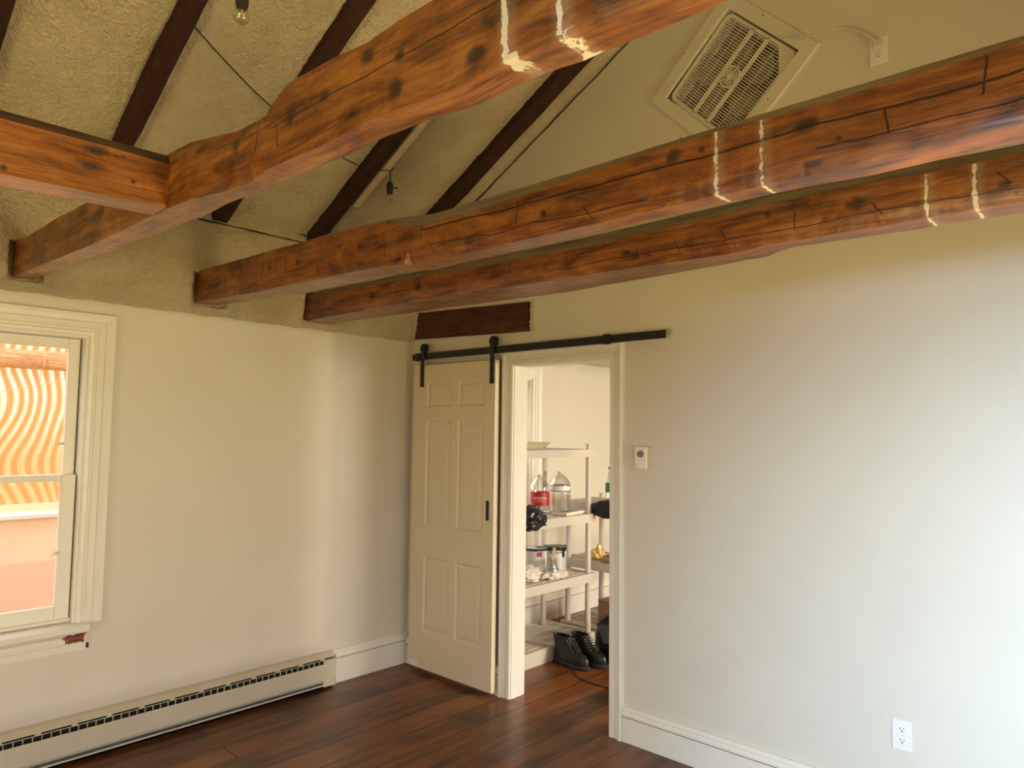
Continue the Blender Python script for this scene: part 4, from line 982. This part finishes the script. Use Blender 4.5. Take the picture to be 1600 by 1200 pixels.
# ------------------------------------------------------------------ string lights
SOCK = simple('socket_black', (.018, .020, .016), .4)
def string_bulb(base, label, sc=1.0):
    r = thing('hanging_bulb', base, label, 'light bulb', 'bare bulbs on the cord')
    bm = bmesh.new(); lathe(bm, [(.0, .062), (.006, .06), (.010, .052), (.017, .046), (.019, .036), (.019, .0), (.015, -.018), (.0, -.02)], (0, 0, 0), 20)
    s = finish('socket', bm, SOCK, r, smooth=True, angle=50)
    bm = bmesh.new(); d = Vector((.74, .68, 0)); tube(bm, [d * .017 + Vector((0, 0, .020)), d * .036 + Vector((0, 0, .019))], .003, 8)
    bmesh.ops.create_icosphere(bm, subdivisions=2, radius=.0062, matrix=Matrix.Translation(d * .040 + Vector((0, 0, .018)))); finish('switch_key', bm, SOCK, s)
    bm = bmesh.new(); R_ = .023
    lathe(bm, [(.011, -.012), (.014, -.020)] + [(R_ * math.sin(t), -.040 - R_ * math.cos(t)) for t in [PI - (.75 + (PI - .75) * k / 12) for k in range(13)]][::1], (0, 0, 0), 24)
    finish('bulb_glass', bm, BULB, r, smooth=True, angle=80)
    bm = bmesh.new(); tube(bm, [(-.006, 0, -.015), (-.007, 0, -.038), (-.003, 0, -.045), (.003, 0, -.045), (.007, 0, -.038), (.006, 0, -.015)], .0009, 5)
    cyl(bm, (0, 0, -.012), (0, 0, -.028), .004, .003, 8)
    finish('filament', bm, simple('filament_wire', (.9, .75, .45), .2, .6), r)
    return r
b1c = Vector((1.943, -2.27, 2.819)) + Vector((0, 0, 0.040))
r1 = string_bulb(b1c, 'clear bulb in a black socket hanging at the top edge of the photo')
bm = bmesh.new(); tube(bm, [(0, 0, .058), (0.003, 0, .35), (0, 0, .98)], .003, 8); finish('cord', bm, SOCK, r1)
b2c = Vector((0.655, -0.735, 2.985))
r2 = string_bulb(b2c, 'clear bulb in a black socket hanging below the dark rafters, between two long beams')
bm = bmesh.new(); tube(bm, [(0, 0, .058), (0.002, 0.003, .09), (-.002, 0, .12)], .0032, 8); finish('cord', bm, SOCK, r2)
bm = bmesh.new()
P = catmull([(0.985, -2.03, 3.285), (0.88, -1.78, 3.205), (0.79, -1.55, 3.15), (0.70, -1.25, 3.095), (0.64, -1.02, 3.09), (0.628, -0.88, 3.085), (0.655, -0.74, 3.105), (.665, -.725, 3.13)], 8)
tube(bm, P, .0032, 8)
tag(finish('light_cord', bm, SOCK, recenter=True), 'thin black cord strung from rafter to rafter across the foam ceiling', 'cord')

# ------------------------------------------------------------------ next room: plastic shelving
def shelving(loc, L_, D_, shelves, label, axis='y'):
    """shelves: list of (z bottom, z top); long side along local x, depth along local y"""
    r = thing('shelving_unit', loc, label, 'shelving')
    for si, (z0, z1) in enumerate(shelves):
        bm = bmesh.new(); t = .018
        box(bm, 0, L_, 0, t, z0, z1); box(bm, 0, L_, D_ - t, D_, z0, z1); box(bm, 0, t, t, D_ - t, z0, z1); box(bm, L_ - t, L_, t, D_ - t, z0, z1)
        for k in range(4): # wide ribs
            yy = t + (D_ - 2 * t) * (k + .5) / 4
            box(bm, t, L_ - t, yy - .012, yy + .012, z1 - .014, z1 - .001)
        n = 21
        for k in range(n):
            yy = t + (D_ - 2 * t) * (k + .5) / n
            box(bm, t, L_ - t, yy - .0036, yy + .0036, z1 - .012, z1 - .003)
        m = 14
        for k in range(m):
            xx = t + (L_ - 2 * t) * (k + .5) / m
            box(bm, xx - .004, xx + .004, t, D_ - t, z1 - .018, z1 - .010)
        finish('shelf', bm, SHELFP, r)
    for (px, py) in ((.045, .04), (L_ - .040, .04), (.11, D_ - .05), (L_ - .11, D_ - .05)):
        bm = bmesh.new()
        segs = [z for s in shelves for z in s]
        for a, b in zip(shelves, shelves[1:]):
            cyl(bm, (px, py, a[1]), (px, py, b[0]), .0235, .019, 16)
        zt = shelves[-1][1]
        cyl(bm, (px, py, zt), (px, py, zt + .035), .019, .019, 16); cyl(bm, (px, py, zt + .035), (px, py, zt + .042), .024, .024, 16)
        finish('post', bm, SHELFP, r, smooth=True, angle=40)
    return r
S1 = shelving((0.707, 0.345, 0), .895, .470, [(0, .10), (.475, .54), (.92, .985), (1.415, 1.47)], 'tall four tier beige plastic shelving unit just inside the doorway')
S1.rotation_euler = (0, 0, PI / 2)
S2 = shelving((0.315, 1.31, 0), .910, .457, [(0, .10), (.535, .60), (.985, 1.05)], 'lower three tier plastic shelving unit behind the taller one')

def blob(bm, c, s, seed, amp=.25, sub=3, flat=None, freq=2.2):
    r = bmesh.ops.create_icosphere(bm, subdivisions=sub, radius=1.0)
    for v in r['verts']:
        n = v.co.normalized(); q = noise.noise(n * freq + Vector((seed, 0, 0))) * amp + abs(noise.noise(n * freq * 2.7 + Vector((0, seed, 0)))) * amp * .8
        p = n * (1 + q)
        v.co = Vector((c[0] + p.x * s[0], c[1] + p.y * s[1], c[2] + p.z * s[2]))
        if flat is not None and v.co.z < flat: v.co.z = flat
# jugs
def jug(loc, label, r0, h, mat, hh=.0):
    t = thing('water_jug', loc, label, 'water jug')
    bm = bmesh.new(); prof = [(0.0, .002), (r0 * .9, .0), (r0, .010)]
    nr = 8
    for k in range(nr):
        z = .015 + (h * .5 - .015) * k / nr; prof += [(r0, z), (r0 * .965, z + h * .5 / nr * .45)]
    prof += [(r0, h * .52), (r0, h * .66), (r0 * .93, h * .74), (r0 * .72, h * .83), (r0 * .42, h * .905), (.020, h * .935), (.017, h * .95), (.017, h * .97)]
    lathe(bm, prof, seg=32); finish('bottle', bm, mat, t, smooth=True, angle=50)
    bm = bmesh.new(); cyl(bm, (0, 0, h * .955), (0, 0, h), .0205, seg=20); cyl(bm, (0, 0, h * .94), (0, 0, h * .955), .024, seg=20); finish('cap', bm, simple('cap_tan', (.62, .5, .36), .4), t)
    return t
j1 = jug((.395, .950, .986), 'empty clear water jug with a red label on the shelf', .072, .285, CLEAR)
bm = bmesh.new(); lathe(bm, [(.0735, .055), (.0735, .155)], seg=40); finish('label_band', bm, simple('label_red', (.42, .012, .012), .45), j1, smooth=True)
ang = math.atan2(-3.203 - .95, 3.915 - .395)
def cylmap(R_, zc):
    return lambda u, v, d: ((R_ + d) * math.cos(ang + u / R_), (R_ + d) * math.sin(ang + u / R_), zc + v)
WT_ = simple('label_white', (.85, .82, .78), .5)
text_mesh('NIAGARA', .026, 'label_text', cylmap(.0742, .112), WT_, j1)
text_mesh('PURIFIED WATER', .010, 'label_text', cylmap(.0742, .090), WT_, j1)
j2 = jug((.455, 1.122, .986), 'full clear water jug with blue and red bands beside the jug with the red label', .080, .305, WATER)
for (z0, z1, c_, nm) in ((.158, .163, (.10, .03, .12), 'blue'), (.200, .205, (.45, .03, .03), 'red'), (.165, .198, (.72, .78, .76), 'pale')):
    bm = bmesh.new(); lathe(bm, [(.0812, z0), (.0812, z1)], seg=40)
    finish('label_band', bm, simple('band_' + nm, c_, .4), j2, smooth=True)
# white flat box with green print
t = thing('flat_box', (.605, 1.02, .986), 'white flat carton with green print lying in front of the water jugs', 'carton', rot=(0, 0, .15))
bm = bmesh.new(); box(bm, -.06, .07, -.13, .13, 0, .022); finish('carton', bm, simple('carton_white', (.80, .74, .62), .5), t, bevel=.003)
bm = bmesh.new()
for k in range(9): box(bm, -.045 + .012 * (k % 3), .05 - .02 * ((k * 2) % 3), -.11 + .025 * k, -.11 + .025 * k + .016, .022, .0228)
finish('green_print', bm, simple('print_green', (.03, .17, .06), .5), t)
# crumpled black bag over the shelf edge
bm = bmesh.new(); blob(bm, (.690, .500, 1.000), (.085, .125, .075), 3, .28, 4, freq=3)
for k in range(5): tube(bm, [(.66, .52 + .01 * k, 1.05), (.64 + .01 * k, .56 + .012 * k, 1.075), (.62, .60 + .014 * k, 1.082 - .004 * k)], [.012, .010, .004], 6)
for v in bm.verts:
    if v.co.x < .7095 and v.co.z < .9875:
        if v.co.x < .66: v.co.z = .9875
        elif v.co.z < .93: v.co.x = .7095
        else: v.co.z = .9875
tag(finish('plastic_bag', bm, simple('bag_black', (.012, .012, .013), .28, bump=.9, bscale=35), recenter=True, smooth=True, angle=50), 'crumpled black plastic bag on the shelf edge left of the jugs', 'plastic bag')
# top shelf dish
bm = bmesh.new(); lathe(bm, [(0, 0), (.09, 0), (.125, .048), (.128, .050), (.120, .050), (.086, .006), (0, .006)], (.46, .64, 1.4715), 32, sy=2.6)
tag(finish('shallow_dish', bm, simple('dish_cream', (.72, .62, .42), .5), recenter=True, smooth=True, angle=40), 'shallow cream oval dish on top of the tall shelving', 'dish')
# paint cans
def can_mat():
    m, nt, p = newmat('can_label'); tc = N(nt, 'ShaderNodeTexCoord'); sp = N(nt, 'ShaderNodeSeparateXYZ'); L(nt, tc.outputs['Object'], sp.inputs[0])
    s = N(nt, 'ShaderNodeMath', operation='MULTIPLY'); L(nt, sp.outputs[2], s.inputs[0]); s.inputs[1].default_value = 2 * PI / .0085
    q = N(nt, 'ShaderNodeMath', operation='SINE'); L(nt, s.outputs[0], q.inputs[0]); g = N(nt, 'ShaderNodeMath', operation='GREATER_THAN'); L(nt, q.outputs[0], g.inputs[0]); g.inputs[1].default_value = .3
    l = N(nt, 'ShaderNodeMath', operation='LESS_THAN'); L(nt, sp.outputs[2], l.inputs[0]); l.inputs[1].default_value = .115
    a = N(nt, 'ShaderNodeMath', operation='MULTIPLY'); L(nt, g.outputs[0], a.inputs[0]); L(nt, l.outputs[0], a.inputs[1])
    mx = N(nt, 'ShaderNodeMixRGB'); L(nt, a.outputs[0], mx.inputs[0]); mx.inputs[1].default_value = (.62, .60, .56, 1); mx.inputs[2].default_value = (.38, .37, .36, 1); L(nt, mx.outputs[0], p.inputs['Base Color']); p.inputs['Roughness'].default_value = .4
    return m
CAN = can_mat()
def paint_can(loc, label, black):
    t = thing('paint_can', loc, label, 'paint can', 'paint cans')
    bm = bmesh.new(); R_ = .082; lathe(bm, [(0, .001), (R_, 0), (R_ + .002, .004), (R_, .008), (R_, .176), (R_ + .003, .180), (R_ + .003, .188), (R_ - .004, .190), (R_ - .006, .180), (0, .180)], seg=40)
    finish('can_body', bm, CAN, t, smooth=True, angle=30)
    bm = bmesh.new(); PM = simple('black_paint', (.010, .010, .012), .22)
    n = 48; a_ = []; b_ = []; c_ = []
    for k in range(n):
        th_ = 2 * PI * k / n; drop = (.008 if not black else .020) + (.004 if not black else .010) * noise.noise((math.cos(th_) * 3, math.sin(th_) * 3, loc[0] * 9))
        a_.append(bm.verts.new(((R_ - .01) * math.cos(th_), (R_ - .01) * math.sin(th_), .193))); b_.append(bm.verts.new(((R_ + .006) * math.cos(th_), (R_ + .006) * math.sin(th_), .192 + (.004 if black else 0) * math.sin(th_ * 2)))); c_.append(bm.verts.new(((R_ + .005) * math.cos(th_), (R_ + .005) * math.sin(th_), .188 - drop)))
    for k in range(n):
        j = (k + 1) % n; bm.faces.new((a_[k], a_[j], b_[j], b_[k])); bm.faces.new((b_[k], b_[j], c_[j], c_[k]))
    if black:
        bm.faces.new(a_)
        box(bm, R_ - .002, R_ + .004, -.012, .012, .118, .178, mat=Matrix.Rotation(math.radians(-5), 4, 'Z'))
    finish('paint_rim', bm, PM, t, smooth=True, angle=40)
    if black: text_mesh('INTERIOR', .022, 'label_text', lambda u, v, d: ((R_ + .0006 + d) * math.cos(-.85 + u / R_), (R_ + .0006 + d) * math.sin(-.85 + u / R_), .152 + v), DARK, t)
    else:
        bm = bmesh.new(); an = -.55
        box(bm, R_ - .001, R_ + .001, -.018, .018, .140, .172, mat=Matrix.Rotation(an, 4, 'Z')); finish('red_mark', bm, simple('mark_red', (.45, .02, .03), .4), t)
    return t
paint_can((.435, .865, .541), 'white paint can with a red mark, left of the can with black paint', False)
paint_can((.475, 1.045, .541), 'paint can with black paint dripping over its rim', True)
# measuring cup and stir stick
t = thing('measuring_cup', (.600, .850, .5475), 'clear measuring cup upside down on crumpled plastic before the paint cans', 'cup')
bm = bmesh.new(); lathe(bm, [(.052, .045), (.048, .062), (.040, .066), (.037, .075), (.037, .120), (.034, .124), (.030, .124)], seg=28); finish('cup', bm, glass_mat('cup_plastic', (.86, .84, .8), .3, .1), t, smooth=True, angle=30)
bm = bmesh.new()
for k in range(7): box(bm, .0372, .0376, -.010 + .002 * (k % 2), .004, .072 + .007 * k, .0738 + .007 * k, mat=Matrix.Rotation(-.9, 4, 'Z'))
finish('markings', bm, DARK, t)
bm = bmesh.new(); box(bm, -.011, .011, -.002, .002, .10, .215, mat=Matrix.Rotation(math.radians(45), 4, 'Z') @ Matrix.Rotation(math.radians(5), 4, 'Y'))
tag(finish('stir_stick', bm, simple('stick_wood', (.62, .45, .27), .6), loc=(.600, .850, .5415)), 'pale wooden stir stick standing up out of the measuring cup', 'stick')
bm = bmesh.new(); blob(bm, (.612, .858, .560), (.068, .115, .030), 8, .45, 4, flat=.5415, freq=3)
PW = simple('wrap_plastic', (.80, .72, .62), .22, bump=1.0, bscale=30)
tag(finish('plastic_wrap', bm, PW, recenter=True, smooth=True, angle=50), 'crumpled pale plastic under the measuring cup', 'plastic wrap')
bm = bmesh.new(); blob(bm, (.555, .640, .585), (.075, .085, .058), 5, .4, 4, flat=.5415, freq=3)
tag(finish('plastic_wrap', bm, PW, recenter=True, smooth=True, angle=50), 'ball of crumpled pale plastic left of the measuring cup', 'plastic wrap')
# second unit contents
bm = bmesh.new(); blob(bm, (.57, 1.46, .635), (.055, .05, .04), 12, .6, 3, flat=.601, freq=3)
blob(bm, (.60, 1.44, .675), (.018, .018, .045), 14, .5, 2, freq=3)
tag(finish('crumpled_wrapper', bm, simple('wrapper_yellow', (.80, .52, .18), .3, bump=.8, bscale=30), recenter=True, smooth=True), 'crumpled yellow wrapper on the lower shelving unit', 'wrapper')
SCRAP = wood('scrap_wood', (.22, .10, .045), (.40, .20, .09), (.58, .33, .16), rough=.6)
for (a, b, c_, d_, e_, f_, lb) in ((.68, .98, 1.34, 1.40, .601, .630, 'front scrap wood block on the shelf beside the yellow wrapper'), (.66, 1.02, 1.45, 1.51, .601, .640, 'rear scrap wood block on the shelf beside the yellow wrapper')):
    bm = bmesh.new(); box(bm, a, b, c_, d_, e_, f_); tag(finish('wood_block', bm, SCRAP, recenter=True, bevel=.002), lb, 'wood block')
bm = bmesh.new(); blob(bm, (.80, 1.245, 1.020), (.135, .048, .060), 21, .22, 4, freq=2)
for v in bm.verts: v.co.y = min(v.co.y, 1.3085)
blob(bm, (.82, 1.32, 1.070), (.10, .08, .018), 23, .2, 3, flat=1.0515)
tag(finish('cloth_bag', bm, simple('cloth_black', (.010, .010, .012), .7, bump=.6, bscale=30), recenter=True, smooth=True, angle=60), 'black cloth bag hanging over the top edge of the lower shelving unit', 'bag')
t = thing('soda_bottle', (.775, 1.335, 1.094), 'green tinted bottle with a dark cap standing on the black cloth bag', 'bottle')
bm = bmesh.new(); lathe(bm, [(0, 0), (.034, .002), (.036, .02), (.036, .13), (.030, .165), (.014, .205), (.012, .225)], seg=24); finish('bottle', bm, glass_mat('green_bottle', (.86, .95, .88), .15, .05), t, smooth=True, angle=50)
bm = bmesh.new(); lathe(bm, [(.0368, .05), (.0368, .12)], seg=24); finish('label_band', bm, simple('label_green', (.04, .22, .09), .5), t)
bm = bmesh.new(); cyl(bm, (0, 0, .225), (0, 0, .242), .0145, seg=16); finish('cap', bm, BLACKP, t)
t = thing('cardboard_box', (.80, 1.56, .1005), 'brown cardboard box on the bottom tier of the lower shelving', 'box')
bm = bmesh.new(); box(bm, -.20, .22, -.13, .14, 0, .19); finish('carton', bm, simple('cardboard', (.32, .19, .11), .7), t, bevel=.002)
bm = bmesh.new(); box(bm, -.19, .21, -.02, .03, .1902, .1908); finish('tape', bm, simple('tape_tan', (.45, .30, .18), .35), t)

# ------------------------------------------------------------------ boots and bag on the floor
LEA = simple('boot_leather', (.009, .0085, .0085), .42, bump=.5, bscale=50)
def boot(loc, rz, label, mirror=1):
    t = thing('work_boot', loc, label, 'boot', 'pair of work boots', rot=(0, 0, rz))
    def outline(x0, x1, w_, z, toe=.5, n=28):
        P = []
        for k in range(n):
            a = 2 * PI * k / n; c_ = math.cos(a); s = math.sin(a)
            x = (x0 + x1) / 2 + (x1 - x0) / 2 * (abs(c_) ** .75) * (1 if c_ > 0 else -1)
            u = (x - x0) / (x1 - x0); ww = w_ * (.82 + .30 * math.sin(PI * max(0, min(1, (u - .25) / .75))) * toe)
            P.append((x, mirror * ww * (abs(s) ** .8) * (1 if s > 0 else -1), z))
        return P
    def loft(bm, rows, capb=True, capt=False):
        R_ = [[bm.verts.new(p) for p in r] for r in rows]
        for A, B in zip(R_, R_[1:]):
            for k in range(len(A)): bm.faces.new((A[k], A[(k + 1) % len(A)], B[(k + 1) % len(A)], B[k]))
        if capb: bm.faces.new(R_[0][::-1])
        if capt: bm.faces.new(R_[-1])
    bm = bmesh.new(); loft(bm, [outline(0, .305, .046, .0), outline(-.003, .310, .050, .006), outline(-.004, .312, .051, .028), outline(0, .306, .048, .032)], True, True)
    finish('sole', bm, simple('boot_sole', (.022, .021, .02), .6), t, smooth=True, angle=50)
    bm = bmesh.new()
    rows_ = [outline(.004, .302, .046, .030), outline(.002, .305, .048, .045), outline(.002, .303, .047, .062), outline(.003, .297, .046, .078), outline(.004, .276, .045, .092, .5), outline(.005, .225, .042, .106, .3), outline(.004, .190, .040, .122, .2),
             outline(.002, .165, .040, .142, .1), outline(-.002, .150, .042, .165, 0), outline(-.006, .145, .043, .185, 0), outline(-.007, .144, .044, .192, 0), outline(-.002, .138, .039, .192, 0), outline(.004, .128, .033, .150, 0)]
    loft(bm, rows_, True, True)
    finish('upper', bm, LEA, t, smooth=True, angle=60)
    bm = bmesh.new()
    for k in range(6):
        x = .215 - .014 * k; z = .108 + .013 * k; w_ = .022
        tube(bm, catmull([(x + .012, -w_, z), (x + .018, 0, z + .008), (x + .004, w_, z + .006)], 4), .0028, 6); tube(bm, catmull([(x + .012, w_, z), (x + .018, 0, z + .009), (x + .004, -w_, z + .006)], 4), .0028, 6)
    finish('laces', bm, simple('lace', (.03, .03, .03), .8), t)
    for k in range(5):
        x = .200 - .013 * k; z = .112 + .015 * k
        for s in (-1, 1):
            bm = bmesh.new(); bmesh.ops.create_icosphere(bm, subdivisions=1, radius=.0042, matrix=Matrix.Translation((x, s * .036, z)))
            finish('eyelet', bm, simple('eyelet', (.6, .55, .45), .3, .9), t)
    return t
boot((.722, .745, 0), math.radians(-4), 'black work boot nearest the doorway, toe towards the right')
boot((.785, .868, 0), math.radians(-5), 'black work boot behind the other, beside the black bag', -1)
t = thing('duffel_bag', (1.10, 1.08, 0), 'black bag with a grey panel standing behind the boots', 'bag')
bm = bmesh.new(); n = 28
prof = [(0.0, .96), (.04, 1.0), (.16, 1.0), (.26, .97), (.30, .90), (.325, .78), (.335, .55), (.335, .0)]
rings = []
for (z, s) in prof:
    ring = []
    for k in range(n):
        a = 2 * PI * k / n; c_ = math.cos(a); q = math.sin(a)
        ring.append(bm.verts.new((.235 * s * (abs(c_) ** .55) * (1 if c_ > 0 else -1) + .05 * z, .115 * s * (abs(q) ** .6) * (1 if q > 0 else -1), z + (.03 * c_ if z > .25 else 0))))
    rings.append(ring)
for A, B in zip(rings, rings[1:]):
    for k in range(n): bm.faces.new((A[k], A[(k + 1) % n], B[(k + 1) % n], B[k]))
bm.faces.new(rings[0][::-1])
finish('bag_body', bm, simple('nylon_black', (.010, .010, .012), .5, bump=.4, bscale=25), t, smooth=True, angle=60)
bm = bmesh.new(); v = [bm.verts.new(p) for p in ((-.185, -.112, .255), (.10, -.119, .262), (.10, -.118, .20), (-.11, -.120, .125))]; bm.faces.new(v)
r = bmesh.ops.extrude_face_region(bm, geom=bm.faces[:])
for g in r['geom']:
    if isinstance(g, bmesh.types.BMVert): g.co.y -= .005
e = finish('front_panel', bm, simple('panel_grey', (.09, .09, .10), .35), t); e['label'] = 'glossy grey panel'
bm = bmesh.new(); tube(bm, catmull([(-.17, -.112, .24), (-.06, -.135, .33), (.08, -.135, .34), (.17, -.112, .25)], 6), .007, 8); finish('handle', bm, BLACKP, t)
bm = bmesh.new(); tube(bm, [p - Vector((0, 0, 0)) for p in catmull([(0.96, .655, .004), (1.02, .60, .004), (1.12, .565, .004), (1.28, .56, .004), (1.6, .62, .004)], 8)], .004, 8)
tag(finish('floor_cord', bm, BLACKP, recenter=True), 'black cord lying on the floorboards in front of the boots', 'cord')
